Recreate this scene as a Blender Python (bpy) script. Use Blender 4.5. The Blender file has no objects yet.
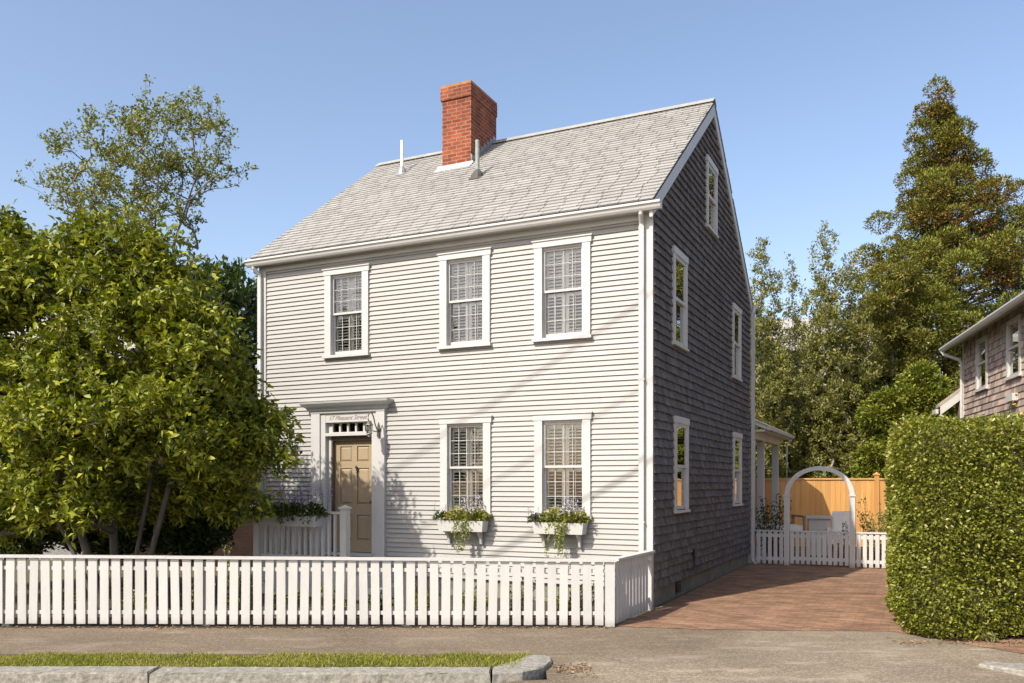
import bpy, math, random
import numpy as np
from mathutils import Vector, Matrix
from math import radians as R, sin, cos, tan, pi

# ------------------------------------------------------------------ camera, sky, sun
sc = bpy.context.scene
col = sc.collection
cd = bpy.data.cameras.new('camera'); cam = bpy.data.objects.new('camera', cd); col.objects.link(cam)
cam.location = (0, 0, 1.75); cam.rotation_euler = (R(90), 0, 0)
cd.sensor_width = 36; cd.lens = 30.007; cd.shift_y = 0.13886; cd.clip_start = 0.1; cd.clip_end = 2000
sc.camera = cam
SUN_AZ, SUN_EL = 44.8, 43.0          # direction the light travels towards (from +Y to +X), elevation
w = bpy.data.worlds.new('World'); sc.world = w; w.use_nodes = True
nt = w.node_tree; bg = nt.nodes['Background']
sky = nt.nodes.new('ShaderNodeTexSky'); sky.sky_type = 'NISHITA'; sky.sun_disc = False
sky.sun_elevation = R(SUN_EL); sky.sun_rotation = R(SUN_AZ + 180); sky.air_density = 1.0; sky.dust_density = 2.0; sky.ozone_density = 1.2
sky.altitude = 0
tint = nt.nodes.new('ShaderNodeVectorMath'); tint.operation = 'MULTIPLY'; tint.inputs[1].default_value = (1.08, 1.02, 1.0)
nt.links.new(sky.outputs[0], tint.inputs[0]); nt.links.new(tint.outputs[0], bg.inputs[0]); bg.inputs[1].default_value = 0.15
sd = bpy.data.lights.new('sun', 'SUN'); sun = bpy.data.objects.new('sun', sd); col.objects.link(sun)
sd.energy = 4.1; sd.angle = R(0.5); sd.color = (1.0, 0.945, 0.845)
dv = Vector((sin(R(SUN_AZ)) * cos(R(SUN_EL)), cos(R(SUN_AZ)) * cos(R(SUN_EL)), -sin(R(SUN_EL))))
sun.rotation_euler = dv.to_track_quat('-Z', 'Y').to_euler()
sc.view_settings.view_transform = 'Standard'; sc.view_settings.look = 'None'
sc.view_settings.exposure = 0.66; sc.view_settings.gamma = 1
try:
    sc.cycles.max_bounces = 8; sc.cycles.transparent_max_bounces = 12
except Exception: pass

rnd = random.Random(7)
rng = np.random.default_rng(11)

# ------------------------------------------------------------------ materials
def new_mat(name):
    m = bpy.data.materials.new(name); m.use_nodes = True
    return m, m.node_tree, m.node_tree.nodes['Principled BSDF']
def N(t, kind, **kw):
    n = t.nodes.new(kind)
    for k, v in kw.items():
        if k.startswith('i_'): n.inputs[k[2:].replace('_', ' ')].default_value = v
        else: setattr(n, k, v)
    return n
def c4(c): return (c[0], c[1], c[2], 1)
def ramp(t, stops):
    n = t.nodes.new('ShaderNodeValToRGB'); e = n.color_ramp.elements
    e[0].position, e[0].color = stops[0][0], c4(stops[0][1])
    e[1].position, e[1].color = stops[-1][0], c4(stops[-1][1])
    for p, c in stops[1:-1]:
        x = e.new(p); x.color = c4(c)
    return n
def noise_mat(name, c1, c2, scale=8, rough=0.6, bump=0.0, bscale=40, detail=6, stretch=(1, 1, 1), spec=0.4, metallic=0, tone=0.0):
    """two colours mixed by noise (object space), optional bump and per-face tone"""
    m, t, b = new_mat(name)
    tc = N(t, 'ShaderNodeTexCoord'); mp = N(t, 'ShaderNodeMapping'); mp.inputs['Scale'].default_value = stretch
    t.links.new(tc.outputs['Object'], mp.inputs[0])
    n = N(t, 'ShaderNodeTexNoise'); n.inputs['Scale'].default_value = scale; n.inputs['Detail'].default_value = detail
    n.inputs['Roughness'].default_value = 0.65
    t.links.new(mp.outputs[0], n.inputs[0])
    r = ramp(t, [(0.32, c1), (0.68, c2)]); t.links.new(n.outputs[0], r.inputs[0])
    out = r.outputs[0]
    if tone:
        at = N(t, 'ShaderNodeAttribute', attribute_name='tone')
        ma = N(t, 'ShaderNodeMapRange'); ma.inputs[3].default_value = 1 - tone; ma.inputs[4].default_value = 1 + tone
        t.links.new(at.outputs['Fac'], ma.inputs[0])
        mx = N(t, 'ShaderNodeVectorMath', operation='SCALE'); t.links.new(out, mx.inputs[0]); t.links.new(ma.outputs[0], mx.inputs['Scale'])
        out = mx.outputs[0]
    t.links.new(out, b.inputs['Base Color'])
    b.inputs['Roughness'].default_value = rough; b.inputs['Specular IOR Level'].default_value = spec; b.inputs['Metallic'].default_value = metallic
    if bump:
        n2 = N(t, 'ShaderNodeTexNoise'); n2.inputs['Scale'].default_value = bscale; n2.inputs['Detail'].default_value = 5
        t.links.new(mp.outputs[0], n2.inputs[0])
        bp = N(t, 'ShaderNodeBump'); bp.inputs['Strength'].default_value = bump; bp.inputs['Distance'].default_value = 0.01
        t.links.new(n2.outputs[0], bp.inputs['Height']); t.links.new(bp.outputs[0], b.inputs['Normal'])
    return m
def leaf_mat(name, stops, trans=0.3, rough=0.45, spec=0.35, second=None):
    m, t, b = new_mat(name)
    at = N(t, 'ShaderNodeAttribute', attribute_name='tone'); r = ramp(t, stops); t.links.new(at.outputs['Fac'], r.inputs[0])
    out = r.outputs[0]
    if second:
        a2 = N(t, 'ShaderNodeAttribute', attribute_name='mixv'); r2 = ramp(t, second); t.links.new(at.outputs['Fac'], r2.inputs[0])
        mx = N(t, 'ShaderNodeMix', data_type='RGBA'); t.links.new(a2.outputs['Fac'], mx.inputs[0]); t.links.new(out, mx.inputs[6]); t.links.new(r2.outputs[0], mx.inputs[7])
        out = mx.outputs[2]
    t.links.new(out, b.inputs['Base Color']); b.inputs['Roughness'].default_value = rough; b.inputs['Specular IOR Level'].default_value = spec
    tr = N(t, 'ShaderNodeBsdfTranslucent'); br = N(t, 'ShaderNodeVectorMath', operation='MULTIPLY'); br.inputs[1].default_value = (1.5, 1.55, 0.6)
    t.links.new(out, br.inputs[0]); t.links.new(br.outputs[0], tr.inputs[0])
    ms = N(t, 'ShaderNodeMixShader'); ms.inputs[0].default_value = trans
    t.links.new(b.outputs[0], ms.inputs[1]); t.links.new(tr.outputs[0], ms.inputs[2])
    t.links.new(ms.outputs[0], t.nodes['Material Output'].inputs[0])
    return m
def glass_mat(name, tint=(0.9, 0.92, 0.92), fac=0.12, ior=1.5, wav=0.0):
    m, t, b = new_mat(name); t.nodes.remove(b)
    tr = N(t, 'ShaderNodeBsdfTransparent'); tr.inputs[0].default_value = c4(tint)
    gl = N(t, 'ShaderNodeBsdfGlossy'); gl.inputs['Roughness'].default_value = 0.0; gl.inputs[0].default_value = (0.95, 0.95, 0.95, 1)
    lw = N(t, 'ShaderNodeFresnel'); lw.inputs[0].default_value = ior
    ad = N(t, 'ShaderNodeMath', operation='ADD', use_clamp=True); ad.inputs[1].default_value = fac; t.links.new(lw.outputs[0], ad.inputs[0])
    ms = N(t, 'ShaderNodeMixShader'); t.links.new(ad.outputs[0], ms.inputs[0]); t.links.new(tr.outputs[0], ms.inputs[1]); t.links.new(gl.outputs[0], ms.inputs[2])
    if wav:
        tc = N(t, 'ShaderNodeTexCoord'); n = N(t, 'ShaderNodeTexNoise'); n.inputs['Scale'].default_value = 3.0; n.inputs['Detail'].default_value = 1
        t.links.new(tc.outputs['Object'], n.inputs[0]); bp = N(t, 'ShaderNodeBump'); bp.inputs['Strength'].default_value = wav; bp.inputs['Distance'].default_value = 0.02
        t.links.new(n.outputs[0], bp.inputs['Height']); t.links.new(bp.outputs[0], gl.inputs['Normal'])
    t.links.new(ms.outputs[0], t.nodes['Material Output'].inputs[0])
    return m
def brick_mat(name, c1, c2, mort, bw, rh, msz, vec='wall', rot=0.0, bump=0.4, rough=0.85, blotch=None, off=0.5):
    m, t, b = new_mat(name)
    tc = N(t, 'ShaderNodeTexCoord'); src = tc.outputs['Object']
    if vec == 'wall':
        s = N(t, 'ShaderNodeSeparateXYZ'); t.links.new(src, s.inputs[0]); a = N(t, 'ShaderNodeMath', operation='ADD')
        t.links.new(s.outputs[0], a.inputs[0]); t.links.new(s.outputs[1], a.inputs[1])
        cb = N(t, 'ShaderNodeCombineXYZ'); t.links.new(a.outputs[0], cb.inputs[0]); t.links.new(s.outputs[2], cb.inputs[1]); v = cb.outputs[0]
    else:
        mp = N(t, 'ShaderNodeMapping'); mp.inputs['Rotation'].default_value = (0, 0, rot); t.links.new(src, mp.inputs[0]); v = mp.outputs[0]
    # small wobble so the courses are laid by hand
    wn = N(t, 'ShaderNodeTexNoise'); wn.inputs['Scale'].default_value = 2.5; wn.inputs['Detail'].default_value = 3; t.links.new(src, wn.inputs[0])
    sc_ = N(t, 'ShaderNodeVectorMath', operation='SCALE'); sc_.inputs['Scale'].default_value = 0.02 if vec == 'wall' else 0.07; t.links.new(wn.outputs['Color'], sc_.inputs[0])
    ad = N(t, 'ShaderNodeVectorMath', operation='ADD'); t.links.new(v, ad.inputs[0]); t.links.new(sc_.outputs[0], ad.inputs[1])
    bt = N(t, 'ShaderNodeTexBrick'); bt.offset = off
    bt.inputs['Color1'].default_value = c4(c1); bt.inputs['Color2'].default_value = c4(c2); bt.inputs['Mortar'].default_value = c4(mort)
    bt.inputs['Scale'].default_value = 1; bt.inputs['Mortar Size'].default_value = msz; bt.inputs['Brick Width'].default_value = bw; bt.inputs['Row Height'].default_value = rh
    bt.inputs['Mortar Smooth'].default_value = 0.2
    t.links.new(ad.outputs[0], bt.inputs[0]); out = bt.outputs[0]
    n = N(t, 'ShaderNodeTexNoise'); n.inputs['Scale'].default_value = 1.4; n.inputs['Detail'].default_value = 8; n.inputs['Roughness'].default_value = 0.7
    mp2 = N(t, 'ShaderNodeMapping'); mp2.inputs['Rotation'].default_value = (0, 0, rot); mp2.inputs['Scale'].default_value = (1.6, 2.4, 1) if vec != 'wall' else (2, 2, 2)
    t.links.new(src, mp2.inputs[0]); t.links.new(mp2.outputs[0], n.inputs[0])
    r = ramp(t, [(0.3, (0.52, 0.5, 0.5)), (0.72, (1.4, 1.38, 1.34))]); t.links.new(n.outputs[0], r.inputs[0])
    mu = N(t, 'ShaderNodeVectorMath', operation='MULTIPLY'); t.links.new(out, mu.inputs[0]); t.links.new(r.outputs[0], mu.inputs[1]); out = mu.outputs[0]
    t.links.new(out, b.inputs['Base Color']); b.inputs['Roughness'].default_value = rough; b.inputs['Specular IOR Level'].default_value = 0.25
    bp = N(t, 'ShaderNodeBump', invert=True); bp.inputs['Strength'].default_value = bump; bp.inputs['Distance'].default_value = 0.008
    t.links.new(bt.outputs['Fac'], bp.inputs['Height']); t.links.new(bp.outputs[0], b.inputs['Normal'])
    return m

M = {}
M['siding'] = noise_mat('siding_paint', (0.300, 0.287, 0.264), (0.336, 0.322, 0.298), 1.6, 0.55, 0.15, 60, tone=0.045, stretch=(0.6, 1, 3))
M['trim'] = noise_mat('trim_paint', (0.44, 0.425, 0.40), (0.485, 0.47, 0.443), 2.2, 0.45, 0.08, 50)
M['fence'] = noise_mat('fence_paint', (0.46, 0.445, 0.415), (0.52, 0.50, 0.47), 5, 0.5, 0.2, 45, stretch=(1, 1, 0.25), tone=0.05)
def stain(m, z0, col_, amt):
    t = m.node_tree; b = t.nodes['Principled BSDF']; src = b.inputs['Base Color'].links[0].from_socket
    tc = N(t, 'ShaderNodeTexCoord'); sp_ = N(t, 'ShaderNodeSeparateXYZ'); t.links.new(tc.outputs['Object'], sp_.inputs[0])
    n = N(t, 'ShaderNodeTexNoise'); n.inputs['Scale'].default_value = 14; n.inputs['Detail'].default_value = 7; n.inputs['Roughness'].default_value = 0.7; t.links.new(tc.outputs['Object'], n.inputs[0])
    a = N(t, 'ShaderNodeMath', operation='MULTIPLY_ADD'); a.inputs[1].default_value = -z0 * 1.6; t.links.new(n.outputs[0], a.inputs[0]); t.links.new(sp_.outputs[2], a.inputs[2])
    mr = N(t, 'ShaderNodeMapRange'); mr.inputs[1].default_value = -z0 * 0.75; mr.inputs[2].default_value = z0 * 0.35; mr.inputs[3].default_value = amt; mr.inputs[4].default_value = 0.0; t.links.new(a.outputs[0], mr.inputs[0])
    # faint flaking specks anywhere
    n2 = N(t, 'ShaderNodeTexNoise'); n2.inputs['Scale'].default_value = 38; n2.inputs['Detail'].default_value = 3; t.links.new(tc.outputs['Object'], n2.inputs[0])
    m2 = N(t, 'ShaderNodeMapRange'); m2.inputs[1].default_value = 0.70; m2.inputs[2].default_value = 0.76; m2.inputs[3].default_value = 0.0; m2.inputs[4].default_value = 0.35; t.links.new(n2.outputs[0], m2.inputs[0])
    mxx = N(t, 'ShaderNodeMath', operation='MAXIMUM'); t.links.new(mr.outputs[0], mxx.inputs[0]); t.links.new(m2.outputs[0], mxx.inputs[1])
    mx = N(t, 'ShaderNodeMix', data_type='RGBA'); mx.inputs[7].default_value = c4(col_); t.links.new(mxx.outputs[0], mx.inputs[0]); t.links.new(src, mx.inputs[6]); t.links.new(mx.outputs[2], b.inputs['Base Color'])
stain(M['fence'], 0.10, (0.22, 0.19, 0.15), 0.55)
M['shingle'] = noise_mat('cedar_shingle', (0.072, 0.065, 0.062), (0.165, 0.150, 0.142), 22, 0.85, 0.6, 60, stretch=(1, 1, 0.18), spec=0.2, tone=0.22)
M['shingle2'] = noise_mat('brown_shingle', (0.22, 0.165, 0.135), (0.44, 0.34, 0.28), 16, 0.85, 0.5, 60, stretch=(1, 1, 0.18), spec=0.2, tone=0.4)
M['roof'] = noise_mat('asphalt_shingle', (0.285, 0.275, 0.255), (0.335, 0.325, 0.30), 3.0, 0.9, 0.5, 160, spec=0.2, tone=0.06)
M['roof2'] = noise_mat('brown_roof', (0.26, 0.22, 0.17), (0.38, 0.33, 0.26), 4.0, 0.9, 0.4, 120, spec=0.2, tone=0.2)
M['darkline'] = noise_mat('dark_vent_eave_shade', (0.02, 0.02, 0.02), (0.04, 0.038, 0.035), 8, 0.8)
M['brick'] = brick_mat('chimney_brick', (0.25, 0.063, 0.028), (0.16, 0.036, 0.018), (0.25, 0.14, 0.09), 0.205, 0.072, 0.010, off=0.5)
M['brickcap'] = noise_mat('chimney_cap', (0.26, 0.10, 0.05), (0.34, 0.20, 0.08), 7, 0.9, 0.4, 60)
M['oldbrick'] = brick_mat('old_dark_brick', (0.026, 0.009, 0.006), (0.018, 0.007, 0.005), (0.02, 0.012, 0.009), 0.21, 0.075, 0.01)
M['drive'] = brick_mat('brick_paving', (0.30, 0.18, 0.11), (0.195, 0.108, 0.066), (0.15, 0.105, 0.07), 0.21, 0.068, 0.006, vec='flat', rot=R(25.62), bump=0.5)
M['concrete'] = noise_mat('foundation_concrete', (0.13, 0.125, 0.105), (0.22, 0.21, 0.18), 4, 0.9, 0.4, 50)
M['granite'] = noise_mat('granite', (0.15, 0.135, 0.108), (0.33, 0.31, 0.265), 22, 0.85, 0.9, 28, detail=9)
M['door'] = noise_mat('door_paint', (0.315, 0.24, 0.148), (0.34, 0.262, 0.164), 3, 0.4, 0.05, 50)
M['doorframe'] = noise_mat('door_reveal', (0.10, 0.07, 0.05), (0.14, 0.10, 0.07), 6, 0.6)
M['black'] = noise_mat('black_iron', (0.012, 0.012, 0.012), (0.03, 0.028, 0.026), 10, 0.4, metallic=0.4)
M['pewter'] = noise_mat('aged_metal', (0.12, 0.12, 0.11), (0.26, 0.25, 0.22), 20, 0.4, metallic=0.7)
M['lead'] = noise_mat('lead_flashing', (0.22, 0.22, 0.23), (0.36, 0.36, 0.37), 12, 0.5, metallic=0.3)
M['paleflash'] = noise_mat('painted_flashing', (0.36, 0.35, 0.34), (0.46, 0.45, 0.43), 9, 0.6)
M['pvc'] = noise_mat('white_pipe', (0.72, 0.72, 0.70), (0.8, 0.8, 0.78), 6, 0.4)
M['gpipe'] = noise_mat('green_grey_pipe', (0.22, 0.24, 0.215), (0.31, 0.33, 0.30), 9, 0.6)
M['boot'] = noise_mat('rubber_boot', (0.05, 0.047, 0.042), (0.11, 0.10, 0.09), 9, 0.7)
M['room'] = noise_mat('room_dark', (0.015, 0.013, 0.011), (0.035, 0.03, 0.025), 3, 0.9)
M['shutter'] = noise_mat('interior_shutter', (0.74, 0.715, 0.65), (0.80, 0.775, 0.71), 4, 0.5)
M['ink'] = noise_mat('sign_lettering', (0.17, 0.12, 0.10), (0.22, 0.16, 0.14), 9, 0.6)
M['glass'] = glass_mat('window_glass', (0.92, 0.93, 0.91), 0.04, 1.5, 0.10)
M['sglass'] = glass_mat('side_window_glass', (0.5, 0.52, 0.5), 0.38, 1.5, 0.06)
M['lamp_glass'] = glass_mat('lantern_glass', (0.8, 0.8, 0.76), 0.15)
M['cedar'] = noise_mat('new_cedar', (0.50, 0.245, 0.07), (0.62, 0.34, 0.115), 6, 0.6, 0.2, 60, stretch=(1, 1, 0.08), tone=0.12)
M['bark'] = noise_mat('bark', (0.10, 0.08, 0.06), (0.20, 0.165, 0.125), 14, 0.9, 0.7, 40, stretch=(1, 1, 0.3))
M['shadebark'] = noise_mat('shaded_bark', (0.05, 0.04, 0.03), (0.11, 0.09, 0.07), 14, 0.9, 0.7, 40, stretch=(1, 1, 0.3))  # darker copy of bark, shade on the magnolia stems put into the colour
M['palebark'] = noise_mat('pale_bark', (0.20, 0.175, 0.14), (0.36, 0.32, 0.27), 14, 0.9, 0.5, 40, stretch=(1, 1, 0.3))
M['redbark'] = noise_mat('red_bark', (0.10, 0.055, 0.035), (0.18, 0.10, 0.065), 14, 0.9, 0.7, 40, stretch=(1, 1, 0.3))
M['soil'] = noise_mat('garden_soil', (0.035, 0.026, 0.018), (0.10, 0.075, 0.05), 18, 0.95, 0.8, 30)
M['ground'] = noise_mat('rough_ground', (0.05, 0.06, 0.02), (0.12, 0.11, 0.05), 1.5, 0.95, 0.5, 20)
M['cloth'] = noise_mat('outdoor_fabric', (0.66, 0.63, 0.58), (0.74, 0.71, 0.66), 8, 0.8, 0.2, 90)
M['teak'] = noise_mat('weathered_teak', (0.20, 0.15, 0.11), (0.30, 0.24, 0.18), 12, 0.7, 0.2, 60, stretch=(0.2, 1, 1))
M['stone_table'] = noise_mat('cast_stone', (0.40, 0.38, 0.35), (0.50, 0.48, 0.44), 10, 0.7, 0.2, 60)
M['greyside'] = noise_mat('grey_house', (0.15, 0.14, 0.13), (0.26, 0.25, 0.235), 6, 0.85, 0.3, 40, stretch=(1, 1, 3), tone=0.2)
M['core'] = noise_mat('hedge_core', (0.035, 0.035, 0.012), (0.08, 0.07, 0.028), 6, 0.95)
M['yellow'] = leaf_mat('yellow_leaf', [(0, (0.5, 0.36, 0.02)), (1, (0.75, 0.6, 0.05))], 0.3)

def asphalt(name, dark, light, patch, grey=None):
    m, t, b = new_mat(name); tc = N(t, 'ShaderNodeTexCoord')
    n = N(t, 'ShaderNodeTexNoise'); n.inputs['Scale'].default_value = 75; n.inputs['Detail'].default_value = 4; n.inputs['Roughness'].default_value = 0.75; t.links.new(tc.outputs['Object'], n.inputs[0])
    vo = N(t, 'ShaderNodeTexVoronoi'); vo.inputs['Scale'].default_value = 60; t.links.new(tc.outputs['Object'], vo.inputs[0])
    r = ramp(t, [(0.3, dark), (0.7, light)]); t.links.new(n.outputs[0], r.inputs[0])
    # pale stone chips
    rc = ramp(t, [(0.55, (0, 0, 0)), (0.85, (1, 1, 1))]); sx = N(t, 'ShaderNodeSeparateXYZ'); t.links.new(vo.outputs['Color'], sx.inputs[0]); t.links.new(sx.outputs[0], rc.inputs[0])
    mc = N(t, 'ShaderNodeMix', data_type='RGBA'); mc.inputs[7].default_value = c4([min(1, x * 1.5) for x in light]); 
    mf = N(t, 'ShaderNodeMath', operation='MULTIPLY'); mf.inputs[1].default_value = 0.55; t.links.new(rc.outputs[0], mf.inputs[0]); t.links.new(mf.outputs[0], mc.inputs[0]); t.links.new(r.outputs[0], mc.inputs[6])
    # pale worn patches, stretched along the street
    mp = N(t, 'ShaderNodeMapping'); mp.inputs['Scale'].default_value = (0.9, 3.0, 1); t.links.new(tc.outputs['Object'], mp.inputs[0])
    n2 = N(t, 'ShaderNodeTexNoise'); n2.inputs['Scale'].default_value = 1.3; n2.inputs['Detail'].default_value = 7; n2.inputs['Roughness'].default_value = 0.65; t.links.new(mp.outputs[0], n2.inputs[0])
    r2 = ramp(t, [(0.52, (0, 0, 0)), (0.68, (1, 1, 1))]); t.links.new(n2.outputs[0], r2.inputs[0])
    mx = N(t, 'ShaderNodeMix', data_type='RGBA'); mx.inputs[7].default_value = c4(patch)
    mf2 = N(t, 'ShaderNodeMath', operation='MULTIPLY'); mf2.inputs[1].default_value = 0.7; t.links.new(r2.outputs[0], mf2.inputs[0])
    t.links.new(mf2.outputs[0], mx.inputs[0]); t.links.new(mc.outputs[2], mx.inputs[6])
    n3 = N(t, 'ShaderNodeTexNoise'); n3.inputs['Scale'].default_value = 0.7; n3.inputs['Detail'].default_value = 6; t.links.new(tc.outputs['Object'], n3.inputs[0])
    r3 = ramp(t, [(0.3, (0.8, 0.8, 0.8)), (0.7, (1.15, 1.15, 1.15))]); t.links.new(n3.outputs[0], r3.inputs[0])
    mu = N(t, 'ShaderNodeVectorMath', operation='MULTIPLY'); t.links.new(mx.outputs[2], mu.inputs[0]); t.links.new(r3.outputs[0], mu.inputs[1])
    fin = mu.outputs[0]
    wv = N(t, 'ShaderNodeVectorMath', operation='SCALE'); wv.inputs['Scale'].default_value = 0.35; t.links.new(n3.outputs['Color'], wv.inputs[0])
    wa = N(t, 'ShaderNodeVectorMath', operation='ADD'); t.links.new(tc.outputs['Object'], wa.inputs[0]); t.links.new(wv.outputs[0], wa.inputs[1])
    vc = N(t, 'ShaderNodeTexVoronoi', feature='DISTANCE_TO_EDGE'); vc.inputs['Scale'].default_value = 0.55; t.links.new(wa.outputs[0], vc.inputs[0])
    cr = N(t, 'ShaderNodeMapRange'); cr.inputs[1].default_value = 0.0; cr.inputs[2].default_value = 0.006; cr.inputs[3].default_value = 0.78; cr.inputs[4].default_value = 1.0; t.links.new(vc.outputs[0], cr.inputs[0])
    cm = N(t, 'ShaderNodeVectorMath', operation='SCALE'); t.links.new(fin, cm.inputs[0]); t.links.new(cr.outputs[0], cm.inputs['Scale']); fin = cm.outputs[0]
    if grey:      # the patched area in front of the drive is greyer and paler
        s3 = N(t, 'ShaderNodeSeparateXYZ'); t.links.new(tc.outputs['Object'], s3.inputs[0])
        q1 = N(t, 'ShaderNodeMath', operation='MULTIPLY_ADD'); q1.inputs[1].default_value = -0.9; t.links.new(s3.outputs[1], q1.inputs[0]); t.links.new(s3.outputs[0], q1.inputs[2])
        q2 = N(t, 'ShaderNodeMath', operation='MULTIPLY_ADD'); q2.inputs[1].default_value = 2.2; t.links.new(n3.outputs[0], q2.inputs[0]); t.links.new(q1.outputs[0], q2.inputs[2])
        mr = N(t, 'ShaderNodeMapRange'); mr.inputs[1].default_value = -6.2; mr.inputs[2].default_value = -4.6; t.links.new(q2.outputs[0], mr.inputs[0])
        g3 = N(t, 'ShaderNodeVectorMath', operation='MULTIPLY'); g3.inputs[1].default_value = grey; t.links.new(fin, g3.inputs[0])
        mg = N(t, 'ShaderNodeMix', data_type='RGBA'); t.links.new(mr.outputs[0], mg.inputs[0]); t.links.new(fin, mg.inputs[6]); t.links.new(g3.outputs[0], mg.inputs[7]); fin = mg.outputs[2]
    t.links.new(fin, b.inputs['Base Color']); b.inputs['Roughness'].default_value = 0.9; b.inputs['Specular IOR Level'].default_value = 0.25
    bp = N(t, 'ShaderNodeBump'); bp.inputs['Strength'].default_value = 0.6; bp.inputs['Distance'].default_value = 0.006
    t.links.new(vo.outputs['Distance'], bp.inputs['Height']); t.links.new(bp.outputs[0], b.inputs['Normal'])
    return m
M['walk'] = asphalt('worn_sidewalk', (0.10, 0.074, 0.048), (0.175, 0.136, 0.093), (0.26, 0.21, 0.15), grey=(1.3, 1.36, 1.42))
M['apron'] = asphalt('worn_apron', (0.15, 0.13, 0.10), (0.26, 0.23, 0.185), (0.30, 0.27, 0.22))

# leaves
M['magnolia'] = leaf_mat('magnolia_leaf', [(0, (0.04, 0.058, 0.006)), (0.5, (0.165, 0.19, 0.016)), (0.85, (0.34, 0.34, 0.028)), (1, (0.48, 0.42, 0.05))], 0.2, 0.5, 0.3)
M['sparse'] = leaf_mat('small_green_leaf', [(0, (0.09, 0.11, 0.022)), (0.6, (0.21, 0.225, 0.04)), (1, (0.34, 0.31, 0.07))], 0.25)
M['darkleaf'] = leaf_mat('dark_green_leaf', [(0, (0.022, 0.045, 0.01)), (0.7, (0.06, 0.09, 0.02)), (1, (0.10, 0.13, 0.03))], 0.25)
M['upright'] = leaf_mat('mottled_leaf', [(0, (0.075, 0.09, 0.018)), (0.6, (0.20, 0.20, 0.04)), (0.93, (0.36, 0.31, 0.08)), (1, (0.36, 0.18, 0.06))], 0.28)
M['crypto'] = leaf_mat('conifer_spray', [(0, (0.05, 0.07, 0.012)), (0.6, (0.18, 0.195, 0.03)), (1, (0.32, 0.31, 0.05))], 0.12, 0.6, 0.2,
                       second=[(0, (0.09, 0.04, 0.015)), (0.6, (0.22, 0.10, 0.03)), (1, (0.32, 0.17, 0.05))])
M['limecon'] = leaf_mat('bright_conifer', [(0, (0.07, 0.095, 0.014)), (0.6, (0.21, 0.24, 0.034)), (1, (0.38, 0.38, 0.06))], 0.2, 0.6, 0.2)
M['hedge'] = leaf_mat('privet_leaf', [(0, (0.06, 0.085, 0.014)), (0.55, (0.20, 0.21, 0.026)), (0.9, (0.35, 0.34, 0.055)), (1, (0.27, 0.19, 0.06))], 0.25, 0.35, 0.5)
M['grass'] = leaf_mat('grass_blade', [(0, (0.11, 0.13, 0.015)), (0.6, (0.26, 0.265, 0.028)), (1, (0.42, 0.35, 0.10))], 0.3)
M['ivy'] = leaf_mat('trailing_leaf', [(0, (0.12, 0.15, 0.03)), (1, (0.36, 0.36, 0.10))], 0.3)
M['purple'] = leaf_mat('purple_petal', [(0, (0.16, 0.10, 0.33)), (1, (0.40, 0.32, 0.58))], 0.2)
M['lilac'] = leaf_mat('lilac_petal', [(0, (0.36, 0.30, 0.45)), (1, (0.58, 0.52, 0.62))], 0.2)
M['whitep'] = leaf_mat('white_petal', [(0, (0.6, 0.6, 0.52)), (1, (0.8, 0.8, 0.72))], 0.2)
M['orangep'] = leaf_mat('orange_leaf', [(0, (0.42, 0.26, 0.08)), (1, (0.55, 0.42, 0.14))], 0.2)

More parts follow.
